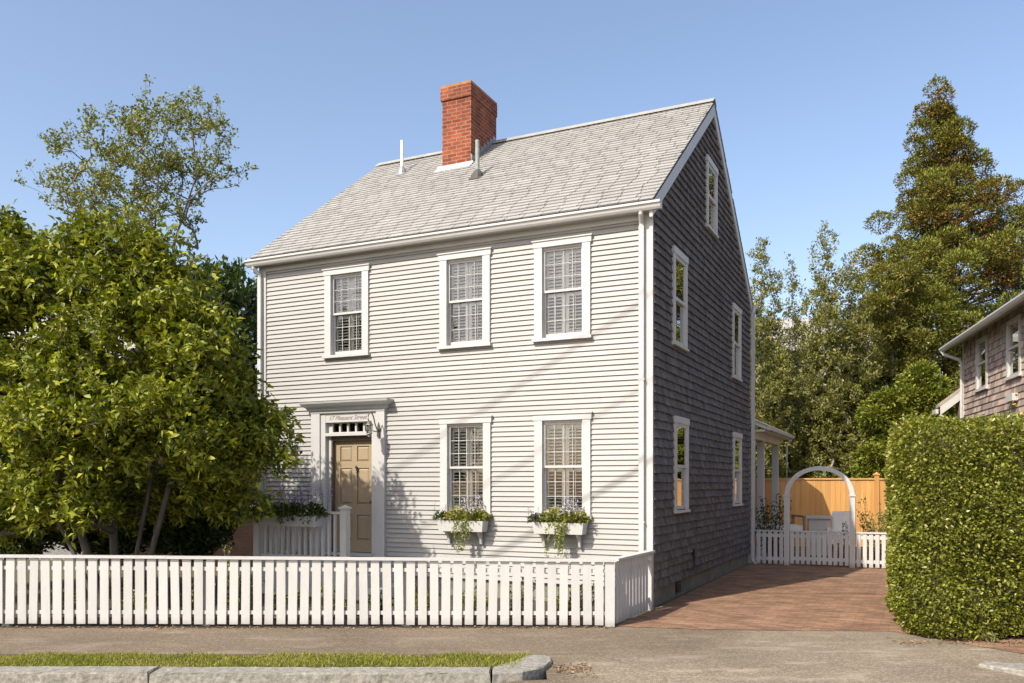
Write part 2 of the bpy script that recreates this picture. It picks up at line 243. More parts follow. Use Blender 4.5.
# ------------------------------------------------------------------ mesh helpers
class MB:
    def __init__(s): s.v = []; s.f = []; s.t = []; s.mi = []
    def add(s, vs, fs, tone=None, mi=0):
        o = len(s.v); s.v += [tuple(p) for p in vs]
        for f in fs: s.f.append(tuple(i + o for i in f)); s.t.append(rnd.random() if tone is None else tone); s.mi.append(mi)
        return s
    def box(s, x0, x1, y0, y1, z0, z1, tone=None, mi=0, M4=None):
        if x0 > x1: x0, x1 = x1, x0
        if y0 > y1: y0, y1 = y1, y0
        if z0 > z1: z0, z1 = z1, z0
        vs = [(x, y, z) for z in (z0, z1) for (x, y) in ((x0, y0), (x1, y0), (x1, y1), (x0, y1))]
        if M4 is not None: vs = [tuple(M4 @ Vector(p)) for p in vs]
        tone = rnd.random() if tone is None else tone
        return s.add(vs, [(3, 2, 1, 0), (4, 5, 6, 7), (0, 1, 5, 4), (1, 2, 6, 5), (2, 3, 7, 6), (3, 0, 4, 7)], tone, mi)
    def prism(s, pts, axis, a0, a1, tone=None, mi=0):
        """extrude 2-D polygon along axis: 'x' -> pts are (y,z); 'y' -> (x,z); 'z' -> (x,y)"""
        def mk(p, a): return {'x': (a, p[0], p[1]), 'y': (p[0], a, p[1]), 'z': (p[0], p[1], a)}[axis]
        n = len(pts); vs = [mk(p, a0) for p in pts] + [mk(p, a1) for p in pts]
        tone = rnd.random() if tone is None else tone
        return s.add(vs, [tuple(range(n))[::-1], tuple(range(n, 2 * n))] + [(i, (i + 1) % n, n + (i + 1) % n, n + i) for i in range(n)], tone, mi)
    def tube(s, pts, rad, n=8, cap=True, tone=None):
        if not isinstance(rad, (list, tuple)): rad = [rad] * len(pts)
        P = [Vector(p) for p in pts]; rings = []; up = None
        for i, p in enumerate(P):
            d = (P[min(i + 1, len(P) - 1)] - P[max(i - 1, 0)]).normalized()
            if up is None: up = Vector((0, 0, 1)) if abs(d.z) < 0.9 else Vector((1, 0, 0))
            a = d.cross(up)
            if a.length < 1e-4: a = d.orthogonal()
            a.normalize(); b = d.cross(a).normalized(); up = -b if abs(b.dot(up)) < 0 else up
            rings.append([p + (a * cos(2 * pi * k / n) + b * sin(2 * pi * k / n)) * rad[i] for k in range(n)])
        vs = [q for r_ in rings for q in r_]; fs = []
        for i in range(len(P) - 1):
            for k in range(n): fs.append((i * n + k, i * n + (k + 1) % n, (i + 1) * n + (k + 1) % n, (i + 1) * n + k))
        if cap: fs += [tuple(range(n)), tuple((len(P) - 1) * n + k for k in range(n))[::-1]]
        return s.add(vs, fs, rnd.random() if tone is None else tone)
    def lathe(s, cx, cy, prof, n=12):
        vs = []; fs = []
        for r_, z in prof: vs += [(cx + r_ * cos(2 * pi * k / n), cy + r_ * sin(2 * pi * k / n), z) for k in range(n)]
        for i in range(len(prof) - 1):
            for k in range(n): fs.append((i * n + k, i * n + (k + 1) % n, (i + 1) * n + (k + 1) % n, (i + 1) * n + k))
        fs += [tuple(range(n))[::-1], tuple((len(prof) - 1) * n + k for k in range(n))]
        return s.add(vs, fs)
    def build(s, name, mat, parent=None, smooth=False):
        me = bpy.data.meshes.new(name); me.from_pydata(s.v, [], s.f)
        mats = mat if isinstance(mat, (list, tuple)) else [mat]
        for m in mats: me.materials.append(m)
        if len(mats) > 1: me.polygons.foreach_set('material_index', s.mi)
        at = me.attributes.new('tone', 'FLOAT', 'FACE'); at.data.foreach_set('value', np.array(s.t, dtype=np.float32))
        if smooth: me.polygons.foreach_set('use_smooth', [True] * len(me.polygons))
        me.update()
        o = bpy.data.objects.new(name, me); col.objects.link(o)
        if parent: o.parent = parent
        return o
def quad_obj(name, V, F, tone, mat, parent=None, mixv=None):
    """numpy mesh of quads"""
    me = bpy.data.meshes.new(name)
    me.vertices.add(len(V)); me.vertices.foreach_set('co', np.asarray(V, dtype=np.float32).ravel())
    nf = len(F); me.loops.add(nf * 4); me.loops.foreach_set('vertex_index', np.asarray(F, dtype=np.int32).ravel())
    me.polygons.add(nf); me.polygons.foreach_set('loop_start', np.arange(nf, dtype=np.int32) * 4); me.polygons.foreach_set('loop_total', np.full(nf, 4, dtype=np.int32))
    me.update(calc_edges=True); me.materials.append(mat)
    at = me.attributes.new('tone', 'FLOAT', 'FACE'); at.data.foreach_set('value', np.asarray(tone, dtype=np.float32))
    if mixv is not None:
        a2 = me.attributes.new('mixv', 'FLOAT', 'FACE'); a2.data.foreach_set('value', np.asarray(mixv, dtype=np.float32))
    me.validate()
    o = bpy.data.objects.new(name, me); col.objects.link(o)
    if parent: o.parent = parent
    return o
def tag(o, label=None, cat=None, group=None, kind=None):
    if label: o['label'] = label
    if cat: o['category'] = cat
    if group: o['group'] = group
    if kind: o['kind'] = kind
    return o
def thing(name, label, cat, loc=(0, 0, 0), rz=0.0, group=None):
    o = bpy.data.objects.new(name, None); col.objects.link(o); o.location = loc; o.rotation_euler = (0, 0, rz); o.empty_display_size = 0.2
    return tag(o, label, cat, group)
def struct(o): o['kind'] = 'structure'; return o

def norm(a): return a / np.maximum(np.linalg.norm(a, axis=-1, keepdims=True), 1e-9)
def leaf_arrays(P, D, L, W, g, fold=0.25, droop=0.0):
    n = len(P); D = norm(D); rv = g.normal(size=(n, 3)); rv[:, 2] += 0.9
    S = norm(np.cross(D, rv)); Nn = norm(np.cross(S, D)); L = L[:, None]; W = W[:, None]
    base = P; mid = P + D * L * 0.5 - Nn * W * fold
    l = P + D * L * 0.48 + S * W * 0.5; r = P + D * L * 0.48 - S * W * 0.5
    tip = P + D * L; tip[:, 2] -= (droop * L[:, 0])
    V = np.stack([base, r, mid, l, tip], 1).reshape(-1, 3); i = np.arange(n)[:, None] * 5
    F = np.concatenate([i + np.array([[0, 1, 4, 2]]), i + np.array([[0, 2, 4, 3]])], 1).reshape(-1, 4)
    return V, F
def leaves_obj(name, P, D, L, W, tone, mat, parent, g, fold=0.25, droop=0.1, mixv=None):
    V, F = leaf_arrays(P, D, L, W, g, fold, droop)
    return quad_obj(name, V, F, np.repeat(tone, 2), mat, parent, None if mixv is None else np.repeat(mixv, 2))

def skeleton(trunks, tips, g, step=0.35):
    """grow branches: returns nodes, parents"""
    nodes = []; par = []
    for tr in trunks:
        for i, p in enumerate(tr): nodes.append(np.array(p, float)); par.append(-1 if i == 0 else len(nodes) - 2)
    base = nodes[0].copy(); base[2] = min(n_[2] for n_ in nodes)
    order = np.argsort(np.linalg.norm(tips - base, axis=1)); A = np.array(nodes)
    tipid = []
    for k in order:
        t = tips[k]; d = np.linalg.norm(A - t, axis=1); db = np.linalg.norm(A - base, axis=1)
        cost = d + 0.25 * db + np.where(A[:, 2] > t[2] + 0.1, 0.8 * (A[:, 2] - t[2]), 0) + np.where(A[:, 2] < A[0, 2] + 0.25 * (A[:, 2].max() - A[0, 2]), 0.6, 0)
        j = int(np.argmin(cost)); p0 = A[j]; n = max(1, int(d[j] / step)); last = j; new = []
        for i in range(1, n + 1):
            f = i / n; p = p0 + (t - p0) * f
            if i < n: p = p + g.normal(size=3) * 0.06 * d[j] ** 0.5 + np.array([0, 0, -0.10 * d[j] * sin(pi * f)])
            new.append(p); par.append(last); last = len(par) - 1
        A = np.vstack([A, np.array(new)]); tipid.append(last)
    return A, np.array(par), np.array(tipid)
def branch_obj(A, par, r_tip, r_max, mat, parent, expo=0.45, name='trunk'):
    n = len(A); cnt = np.zeros(n); child = np.zeros(n, bool); child[par[par >= 0]] = True
    cnt[~child] = 1
    for i in range(n - 1, -1, -1):
        if par[i] >= 0: cnt[par[i]] += cnt[i]
    rad = np.minimum(r_tip * np.maximum(cnt, 1) ** expo, r_max)
    idx = np.where(par >= 0)[0]; p0 = A[par[idx]]; p1 = A[idx]; r1 = rad[idx]; r0 = np.minimum(rad[par[idx]], r1 * 1.5)
    d = norm(p1 - p0); ref = np.where(np.abs(d[:, 2:3]) < 0.9, np.array([[0, 0, 1.0]]), np.array([[1.0, 0, 0]]))
    a = norm(np.cross(d, ref)); b = np.cross(d, a); k = 6; V = []
    for c, rr in ((p0, r0), (p1 + d * r1[:, None] * 0.5, r1)):
        for q in range(k): V.append(c + (a * cos(2 * pi * q / k) + b * sin(2 * pi * q / k)) * rr[:, None])
    V = np.stack(V, 1).reshape(-1, 3); i = np.arange(len(idx))[:, None, None] * 2 * k
    q = np.arange(k); F = np.stack([q, (q + 1) % k, k + (q + 1) % k, k + q], 1)[None] + i
    return quad_obj(name, V, F.reshape(-1, 4), g0.random(len(idx) * k), mat, parent)
g0 = np.random.default_rng(5)

def in_lumps(lumps, n, g, shell=0.5):
    L = np.array(lumps, float); vol = L[:, 3] * L[:, 4] * L[:, 5]; ch = g.choice(len(L), n, p=vol / vol.sum())
    d = norm(g.normal(size=(n, 3))); r = g.random(n) ** (1 / 3.0); r = r * (1 - shell) + shell * np.sqrt(np.sqrt(g.random(n)))
    r = r * (1 + 0.13 * np.sin(d[:, 0] * 7 + ch) * np.cos(d[:, 2] * 6 + ch))
    return L[ch, :3] + d * L[ch, 3:6] * r[:, None], d, ch
def sublumps(lumps, n, size, g, flat=0.65, lo=0.55):
    P, d, ch = in_lumps(lumps, n, g, 0.0); L = np.array(lumps, float)
    rr = g.uniform(lo, 0.95, size=(n, 1)); P = L[ch, :3] + d * L[ch, 3:6] * rr
    s_ = size * g.uniform(0.6, 1.3, n)
    return [(p[0], p[1], p[2], q, q, q * flat) for p, q in zip(P, s_)]
def tree(name, label, base, trunks, lumps, ntips, nper, leaf, spread, mat, bark, seed, r_tip=0.006, r_max=0.16, shell=0.5, mult=1, up=0.35, rand=0.7, wl=0.45, group=None, droop=0.1, fold=0.25, tonefn=None, lit=0.35):
    g = np.random.default_rng(seed); t = thing(name, label, 'tree', base, 0, group); b = np.array(base)
    tips, d, ch = in_lumps(lumps, ntips, g, shell)
    A, par, tipid = skeleton([[np.array(p) for p in tr] for tr in trunks], tips, g)
    branch_obj(A - b, par, r_tip, r_max, bark, t)
    ends = A[tipid]; pd = norm(A[tipid] - A[np.maximum(par[tipid], 0)])
    if mult > 1: pd = np.repeat(pd, mult, 0); ends = np.repeat(ends, mult, 0) + g.normal(size=(len(ends) * mult, 3)) * spread * 1.3
    P = np.repeat(ends, nper, 0); PD = np.repeat(pd, nper, 0); n = len(P)
    back = g.random(n)[:, None] * spread * 1.4
    P = P - PD * back + g.normal(size=(n, 3)) * spread * 0.5
    D = PD * 0.5 + norm(g.normal(size=(n, 3))) * rand + np.array([0, 0, up])
    Ln = leaf * (0.65 + 0.6 * g.random(n)); tone = np.clip(np.repeat(g.random(len(ends)), nper) * 0.45 + g.random(n) * 0.55, 0, 1)
    if tonefn is not None: tone = tonefn(P, tone)
    leaves_obj('crown', P - b, D, Ln, Ln * wl, tone, mat, t, g, fold, droop)
    return t

# ------------------------------------------------------------------ frames
YAW = R(25.62)
C = Vector((1.97, 11.962, 0))                     # right front corner of the house on the ground
def HW(x, y, z=0.0):                             # house-local -> world
    return Vector((C.x + x * cos(YAW) + y * sin(YAW), C.y - x * sin(YAW) + y * cos(YAW), z))
HX, HD = 7.075, 7.432                            # house length and depth

# ------------------------------------------------------------------ ground
gm = MB(); gm.add([(-600, -60, -0.16), (600, -60, -0.16), (600, 900, -0.16), (-600, 900, -0.16)], [(0, 1, 2, 3)])
struct(gm.build('ground', M['ground']))
def sheet(name, pts, z, mat):
    m = MB(); m.add([(p[0], p[1], z if len(p) < 3 else p[2]) for p in pts], [tuple(range(len(pts)))]); return struct(m.build(name, mat))
def slab(name, pts, z0, z1, mat):
    m = MB(); m.prism(pts, 'z', z0, z1); return struct(m.build(name, mat))
# yard soil: from the fence back, everything behind
slab('yard_ground', [(-60, 10.2), (-0, 10.2), (60, 10.2), (60, 80), (-60, 80)], -0.12, -0.004, M['ground'])
sheet('garden_bed', [(-14, 10.36), (1.25, 10.36), (2.02, 12.0), tuple(HW(-HX, 0.2))[:2], (-14, 15)], 0.004, M['soil'])
# asphalt sidewalk with the apron ramping to the road
ap = MB(); xs = np.linspace(-9, 16, 60); rows = [(10.62, 0.0), (9.6, 0.0), (8.72, 0.0), (8.2, -0.022), (7.84, -0.05), (7.6, -0.065), (7.0, -0.10), (6.0, -0.135), (-6, -0.14)]
for j, (y, z) in enumerate(rows):
    for x in xs: ap.v.append((x, y, z if x > 0.3 else (0.0 if y > 8 else z - 0.045 * min(1, max(0, (0.3 - x) / 1.2)))))
for j in range(len(rows) - 1):
    for i in range(len(xs) - 1):
        if j in (2, 3) and xs[i + 1] < 0.35: continue
        ap.f.append((j * 60 + i, (j + 1) * 60 + i, (j + 1) * 60 + i + 1, j * 60 + i + 1)); ap.t.append(0.5); ap.mi.append(0)
struct(ap.build('sidewalk', M['walk']))
road = MB(); road.add([(-60, -8, -0.132), (60, -8, -0.132), (60, 7.86, -0.132), (-60, 7.86, -0.132)], [(0, 1, 2, 3)]); struct(road.build('road', M['apron']))
# brick driveway
dl = [(1.30, 10.36), (3.0, 10.16), (4.62, 10.10), (5.2, 9.50), (5.75, 9.2)]
sheet('driveway', [(1.27, 10.46)] + [(2.2, 10.26), (3.4, 10.14), (4.5, 10.10), (4.72, 9.75), (5.0, 9.2), (5.25, 8.75), (5.75, 8.55), (9, 8.3), (9, 30), tuple(HW(-0.3, 12))[:2], tuple(HW(0.0, 7.5))[:2], (2.02, 11.95)], 0.0045, M['drive'])
# verge soil under the grass
sheet('verge_soil', [(-9, 8.03), (-0.1, 8.02), (0.08, 8.30), (0.22, 8.56), (0.1, 8.72), (-9, 8.74)], 0.006, M['soil'])

def granite_block(name, outer_pts, z0, z1, seed):
    """block given as polygon; chipped edges through subdivision and jitter"""
    g = np.random.default_rng(seed); pts = []
    n = len(outer_pts)
    for i in range(n):
        a, b = np.array(outer_pts[i]), np.array(outer_pts[(i + 1) % n]); k = max(1, int(np.linalg.norm(b - a) / 0.07))
        for q in range(k): pts.append(a + (b - a) * q / k)
    pts = np.array(pts); c = pts.mean(0); rings = []
    for z, inset, jit in ((z0, 0.0, 0.006), (z0 + (z1 - z0) * 0.5, -0.004, 0.008), (z1 - 0.014, 0.0, 0.005), (z1, 0.012, 0.004)):
        d = norm(c - pts); rings.append(np.c_[pts + d * inset + g.normal(size=pts.shape) * jit * 0.55, np.full(len(pts), z) + g.normal(size=len(pts)) * (0.0015 if z != z0 else 0)])
    m = MB(); k = len(pts); vs = np.vstack(rings); fs = []
    for j in range(3):
        for i in range(k): fs.append((j * k + i, j * k + (i + 1) % k, (j + 1) * k + (i + 1) % k, (j + 1) * k + i))
    fs.append(tuple(3 * k + i for i in range(k))); m.add(vs, fs)
    return struct(m.build(name, M['granite']))
granite_block('kerb', [(-9, 7.80), (-6.46, 7.79), (-6.46, 8.05), (-9, 8.05)], -0.2, 0.028, 1)
granite_block('kerb', [(-6.44, 7.79), (-3.33, 7.79), (-3.33, 8.05), (-6.44, 8.05)], -0.2, 0.028, 2)
granite_block('kerb', [(-3.30, 7.78), (-0.20, 7.79), (-0.20, 8.03), (-3.30, 8.04)], -0.2, 0.024, 3)
granite_block('kerb', [(-0.18, 7.79), (0.10, 7.86), (0.25, 8.00), (0.34, 8.16), (0.39, 8.34), (0.39, 8.50), (0.33, 8.60), (0.19, 8.62), (0.04, 8.36), (-0.18, 8.03)], -0.2, 0.024, 4)
granite_block('kerb', [(4.50, 8.24), (4.95, 7.72), (6.6, 7.6), (6.6, 8.12), (5.2, 8.16), (4.62, 8.36)], -0.2, 0.012, 5)

# grass verge
g = np.random.default_rng(3); n = 26000; X = g.uniform(-7.2, 0.2, n); Y = 8.04 + (g.random(n) ** 0.9) * 0.68; keep = (X < 0.02 + (Y - 8.04) * 0.30)
keep &= (np.sin(X * 5.1) * np.sin(X * 2.3 + 1) * 0.1 + 8.70 > Y + g.random(n) * 0.08)
X, Y = X[keep], Y[keep]; n = len(X); P = np.c_[X, Y, np.full(n, 0.004)]; D = np.c_[g.normal(size=n) * 0.4, g.normal(size=n) * 0.4, np.ones(n)]
patchy = 0.5 + 0.5 * np.sin(X * 3.3) * np.sin(X * 1.3 + Y * 5)
o = leaves_obj('grass', P, D, 0.025 + 0.04 * g.random(n) * (0.5 + patchy), np.full(n, 0.006), np.clip(g.random(n) * 0.7 + 0.3 * (1 - patchy), 0, 1), M['grass'], None, g, 0.1, 0.15)
tag(o, kind='stuff')

# dry litter: small brown leaves and grit at the foot of the fence and kerb
n = 700; P = np.c_[g.uniform(-7.2, 1.3, n), 10.34 + g.normal(size=n) * 0.04, np.full(n, 0.008)]
n2 = 160; P = np.vstack([P, np.c_[g.uniform(0.40, 0.75, n2), 8.1 + g.normal(size=n2) * 0.12, np.full(n2, 0.0)]])
n3 = 260; P = np.vstack([P, np.c_[g.uniform(4.2, 6.2, n3), 9.35 + g.normal(size=n3) * 0.09, np.full(n3, 0.012)]])
n = len(P); D = np.c_[g.normal(size=n), g.normal(size=n), g.random(n) * 0.3]
M['litter'] = leaf_mat('dry_leaf', [(0, (0.10, 0.06, 0.03)), (1, (0.34, 0.22, 0.12))], 0.1)
o = leaves_obj('leaf_litter', P, D, 0.02 + 0.03 * g.random(n), 0.01 + 0.012 * g.random(n), g.random(n), M['litter'], None, g); tag(o, kind='stuff')

# ------------------------------------------------------------------ the house
H = thing('clapboard_house', 'white clapboard house with dark shingled gable side and red brick chimney', 'house', C, -YAW)
# opening lists: front (x-center), side (y-center)
WW = 0.885
front_wins = [(-5.222, 5.352, 3.855), (-2.983, 5.352, 3.855), (-1.355, 5.352, 3.855), (-2.973, 2.79, 1.25), (-1.353, 2.79, 1.25)]
side_wins = [(1.45, 2.778, 1.302), (5.92, 2.778, 1.302), (1.37, 5.326, 3.843), (5.86, 5.326, 3.843), (3.58, 7.461, 6.208)]
DOORX0, DOORX1, DOORT, DOORB = -5.626, -4.791, 2.494, 0.60
GW = 0.61
EAVE_V, EAVE_Z, RIDGE_V, RIDGE_Z = -0.19, 5.678, 3.716, 8.60
SL = (RIDGE_Z - EAVE_Z) / (RIDGE_V - EAVE_V)
def roofz(y):
    return EAVE_Z + (y - EAVE_V) * SL if y < RIDGE_V else RIDGE_Z - (y - RIDGE_V) * SL
EAVE_B = 2 * RIDGE_V - EAVE_V
# clapboards
ops = [(x - 0.36, x + 0.36, zb + 0.05, zt - 0.06) for x, zt, zb in front_wins] + [(-5.80, -4.56, 0.0, 2.90)]
def segs(a, b, z, ops):
    s = [(a, b)]
    for o in ops:
        if o[2] < z < o[3]:
            ns = []
            for p, q in s:
                if o[1] <= p or o[0] >= q: ns.append((p, q)); continue
                if o[0] > p: ns.append((p, o[0]))
                if o[1] < q: ns.append((o[1], q))
            s = ns
    return s
m = MB(); z = 0.28; e = 0.0755; k = 0
while z < 5.50:
    for p, q in segs(-HX + 0.10, -0.08, z + e / 2, ops):
        # boards are butted at random places
        cuts = [p]; x = p + rnd.uniform(1.2, 3.5)
        while x < q - 0.5: cuts.append(x); x += rnd.uniform(1.8, 3.8)
        cuts.append(q)
        for c0, c1 in zip(cuts[:-1], cuts[1:]):
            dz = rnd.uniform(-0.0015, 0.0015); dt = rnd.uniform(-0.001, 0.0015)
            a0, a1 = c0, c1 - 0.0015
            m.prism([(0.004, z + e + dz), (0.004, z + dz), (-0.025 - dt, z + dz), (-0.003, z + e + dz)], 'x', a0, a1)
    z += e; k += 1
m.build('clapboard_siding', M['siding'], H)
# solid wall behind boards (with openings)
m = MB()
def wall_with_ops(m, a, b, z0, z1, ops, put):
    xs = sorted(set([a, b] + [o[0] for o in ops] + [o[1] for o in ops])); zs = sorted(set([z0, z1] + [o[2] for o in ops if z0 < o[2] < z1] + [o[3] for o in ops if z0 < o[3] < z1]))
    for x0, x1 in zip(xs[:-1], xs[1:]):
        for c0, c1 in zip(zs[:-1], zs[1:]):
            cx, cz = (x0 + x1) / 2, (c0 + c1) / 2
            if any(o[0] < cx < o[1] and o[2] < cz < o[3] for o in ops): continue
            put(x0, x1, c0, c1)
wall_with_ops(m, -HX + 0.02, -0.02, 0.28, 5.60, ops, lambda a, b, c, d: m.box(a, b, 0.005, 0.12, c, d))
sops = [(y - 0.36, y + 0.36, zb + 0.06, zt - 0.07) for y, zt, zb in side_wins]
wall_with_ops(m, 0.02, HD - 0.02, 0.28, 5.60, [o for o in sops if o[2] < 5.6], lambda a, b, c, d: m.box(-0.14, -0.02, a, b, c, d))
# gable part of side walls: strips under the roof
def gable(m, x0, x1, ops):
    z = 5.60
    while z < 8.5:
        z1 = min(z + 0.1, 8.55); y0 = EAVE_V + (z1 + 0.05 - EAVE_Z) / SL + 0.0; y0 = max(y0, 0.02); y1 = 2 * RIDGE_V - y0
        for p, q in segs(y0, min(y1, HD - 0.02), (z + z1) / 2, ops): m.box(x0, x1, p, q, z, z1)
        z = z1
gable(m, -0.14, -0.02, sops); gable(m, -HX + 0.02, -HX + 0.14, [])
m.box(-HX + 0.02, -HX + 0.14, 0.121, HD - 0.121, 0.28, 5.6); m.box(-HX + 0.141, -0.141, HD - 0.12, HD, 0.28, 5.6)
m.build('wall', M['siding'], H)
# shingles on the right gable side
m = MB(); z = 0.27; ex = 0.1255; r2 = random.Random(4)
while z < 8.45:
    y0, y1 = 0.0, HD
    zt_ = z + ex
    if zt_ > 5.60:
        y0 = max(0.0, EAVE_V + (zt_ - 0.02 - EAVE_Z) / SL); y1 = min(HD, 2 * RIDGE_V - y0)
    y = y0 - r2.uniform(0, 0.08)
    sg = segs(y0, y1, z + ex / 2, sops)
    wav = r2.uniform(-0.004, 0.004)
    for p, q in sg:
        y = p
        while y < q:
            wd = r2.uniform(0.07, 0.19); y2 = min(q, y + wd)
            if q - y2 < 0.03: y2 = q
            dz = r2.uniform(-0.006, 0.006) + wav; th = r2.uniform(0.032, 0.041)
            m.prism([(0.0, z + ex + 0.012), (-0.02, z + dz), (th, z + dz), (0.002 + r2.uniform(0, 0.003), z + ex + 0.012)], 'y', y + 0.002, y2 - 0.002, r2.random())
            y = y2
    z += ex
m.build('shingle_siding', M['shingle'], H)
# left gable and back wall shingles (coarse)
m = MB(); z = 0.27
while z < 5.6:
    m.prism([(-HX + 0.02, z + ex), (-HX + 0.02, z), (-HX - 0.015, z), (-HX + 0.0, z + ex)], 'y', 0, HD); z += ex
m.build('shingle_siding', M['shingle'], H)
# foundation
m = MB(); m.box(-HX + 0.03, -0.03, 0.03, 0.3, -0.1, 0.279); m.box(-0.33, -0.03, 0.301, HD - 0.03, -0.1, 0.279); m.box(-HX + 0.03, -HX + 0.3, 0.301, HD - 0.03, -0.1, 0.279)
f_ = m.build('foundation', M['concrete'], H)
m = MB(); m.box(-0.029, -0.012, 1.35, 1.62, 0.06, 0.22); [m.box(-0.0119, -0.006, 1.36, 1.61, 0.08 + k_ * 0.03, 0.095 + k_ * 0.03) for k_ in range(5)]; m.build('foundation_vent', M['black'], f_)
m = MB(); m.box(0.027, 0.07, 2.20, 2.32, 0.52, 0.68); m.tube([(0.05, 2.24, 0.53), (0.05, 2.24, 0.40), (0.05, 2.1, 0.36)], 0.012, 6); m.build('utility_outlet', M['black'], H)
# corner boards
m = MB(); m.box(-0.175, 0.014, -0.038, 0.0, 0.26, 5.454); m.box(0.003, 0.012, 0.0005, 0.012, 0.26, 5.60)
m.build('corner_board', M['trim'], H)
m = MB(); m.box(-HX - 0.02, -HX + 0.13, -0.038, 0.0, 0.26, 5.454); m.build('corner_board', M['trim'], H)
m = MB(); m.box(0.0, 0.03, HD - 0.015, HD + 0.03, 0.26, 5.70); m.build('corner_board', M['trim'], H)
# frieze, soffit box, crown
m = MB(); m.box(-HX - 0.02, 0.012, -0.039, 0.003, 5.455, 5.601)
m.build('frieze_board', M['trim'], H)
m = MB(); m.prism([(-0.040, 5.60), (-0.040, 5.545), (-0.05, 5.545), (-0.07, 5.56), (-0.09, 5.575), (-0.11, 5.578), (-0.13, 5.60), (-0.14, 5.62), (-0.14, 5.64), (0.0, 5.66)], 'x', -HX - 0.08, 0.05)
m.build('cornice', M['trim'], H)
m = MB(); m.prism([(-0.141, 5.625), (-0.141, 5.545), (-0.17, 5.525), (-0.215, 5.528), (-0.235, 5.555), (-0.248, 5.595), (-0.268, 5.605), (-0.268, 5.637), (-0.256, 5.637), (-0.252, 5.612), (-0.235, 5.605), (-0.16, 5.56), (-0.15, 5.625)], 'x', -HX - 0.14, 0.17)
gut = m.build('gutter', M['trim'], H)
m = MB(); prof = [(-0.141, 5.63), (-0.141, 5.545), (-0.17, 5.523), (-0.217, 5.526), (-0.24, 5.555), (-0.252, 5.595), (-0.271, 5.605), (-0.271, 5.64)]
m.prism(prof, 'x', 0.1703, 0.178); m.build('end_cap', M['trim'], gut); m = MB(); m.prism(prof, 'x', -HX - 0.148, -HX - 0.1403); m.build('end_cap', M['trim'], gut)
# cornice return on gable
# downspouts
def downspout(x, zt, y=-0.075, kick=None):
    m = MB(); s = 0.034
    m.tube([(x + (0.03 if x > -3 else -0.06), -0.19, 5.58), (x + (0.02 if x > -3 else -0.05), -0.18, 5.50), (x, y - 0.01, 5.40), (x, y, 5.33)], 0.034, 10)
    m.box(x - 0.036, x + 0.036, y - 0.028, y + 0.028, 0.05, 5.36)
    o = m.build('downspout', M['trim'], H)
    for z in (1.2, 3.2): b = MB(); b.box(x - 0.046, x + 0.046, y - 0.03, -0.0285, z, z + 0.025); b.build('bracket', M['trim'], o)
downspout(-0.135, 5.5); downspout(-HX + 0.035, 5.5)
m = MB(); m.box(0.05, 0.12, HD - 0.02, HD + 0.05, 0.10, 5.48); m.tube([(0.085, HD + 0.13, 5.62), (0.085, HD + 0.1, 5.54), (0.085, HD + 0.015, 5.46)], 0.034, 8); m.tube([(0.085, HD + 0.015, 0.12), (0.10, HD - 0.05, 0.05), (0.16, HD - 0.10, 0.03)], 0.036, 8); m.build('downspout', M['trim'], H)
m = MB(); m.prism([(HD + 0.141, 5.66), (HD + 0.141, 5.58), (HD + 0.23, 5.575), (HD + 0.26, 5.64), (HD + 0.26, 5.66)], 'x', -HX - 0.14, 0.15); m.build('gutter', M['trim'], H)
# roof
RX0, RX1 = -HX - 0.07, 0.052
m = MB(); cs = 1 / math.sqrt(1 + SL * SL)
m.prism([(EAVE_V, EAVE_Z - 0.045), (EAVE_V, EAVE_Z), (RIDGE_V, RIDGE_Z), (EAVE_B, EAVE_Z), (EAVE_B, EAVE_Z - 0.045), (RIDGE_V, RIDGE_Z - 0.05)], 'x', RX0, RX1, 0.3)
roof = m.build('roof', M['darkline'], H)  # near-black deck, its front edge stands in for the drip-edge shadow
m = MB(); LEN = (RIDGE_V - EAVE_V) / cs; exr = 0.137; nrow = int(LEN / exr); exr = LEN / nrow; nrm = (-SL * cs, cs); r3 = random.Random(9)
for side in (0, 1):
    for k in range(nrow):
        x = RX0 - 0.01 - r3.random() * 0.3
        s0, s1 = k * exr - 0.012 * (k == 0), (k + 1) * exr + 0.01
        while x < RX1 + 0.01:
            wd = r3.choice([0.30, 0.30, 0.31, 0.29]); a, b = max(x, RX0 - 0.01), min(x + wd - 0.012, RX1 + 0.01); x += wd
            if b - a < 0.02: continue
            th = 0.016 + r3.choice([0, 0, 0.004]); tn = r3.random()
            def pt(s, h):
                y = EAVE_V + s * cs - h * SL * cs; z = EAVE_Z + s * SL * cs + h * cs
                return (y, z) if side == 0 else (2 * RIDGE_V - y, z)
            if side == 1: a, b = a, b
            m.prism([pt(s0, 0.001), pt(s0, th + 0.004), pt(s1, 0.004), pt(s1, 0.001)], 'x', a, b, tn)
m.build('roof_shingles', M['roof'], roof)
# ridge vent and cap
m = MB(); m.prism([(RIDGE_V - 0.10, RIDGE_Z - 0.045), (RIDGE_V - 0.10, RIDGE_Z - 0.02), (RIDGE_V, RIDGE_Z + 0.05), (RIDGE_V + 0.10, RIDGE_Z - 0.02), (RIDGE_V + 0.10, RIDGE_Z - 0.045)], 'x', RX0 + 0.25, RX1 - 0.45)
m.build('ridge_vent', M['darkline'], roof)
m = MB()
x = RX0 - 0.01
while x < RX1:
    for s in (-1, 1):
        a, b = x, min(x + 0.152, RX1 + 0.012)
        m.prism([(RIDGE_V, RIDGE_Z + 0.052), (RIDGE_V, RIDGE_Z + 0.064), (RIDGE_V + s * 0.13, RIDGE_Z + 0.064 - 0.13 * SL), (RIDGE_V + s * 0.13, RIDGE_Z + 0.052 - 0.13 * SL)], 'x', a, b)
    x += 0.15
m.build('ridge_cap', M['roof'], roof)
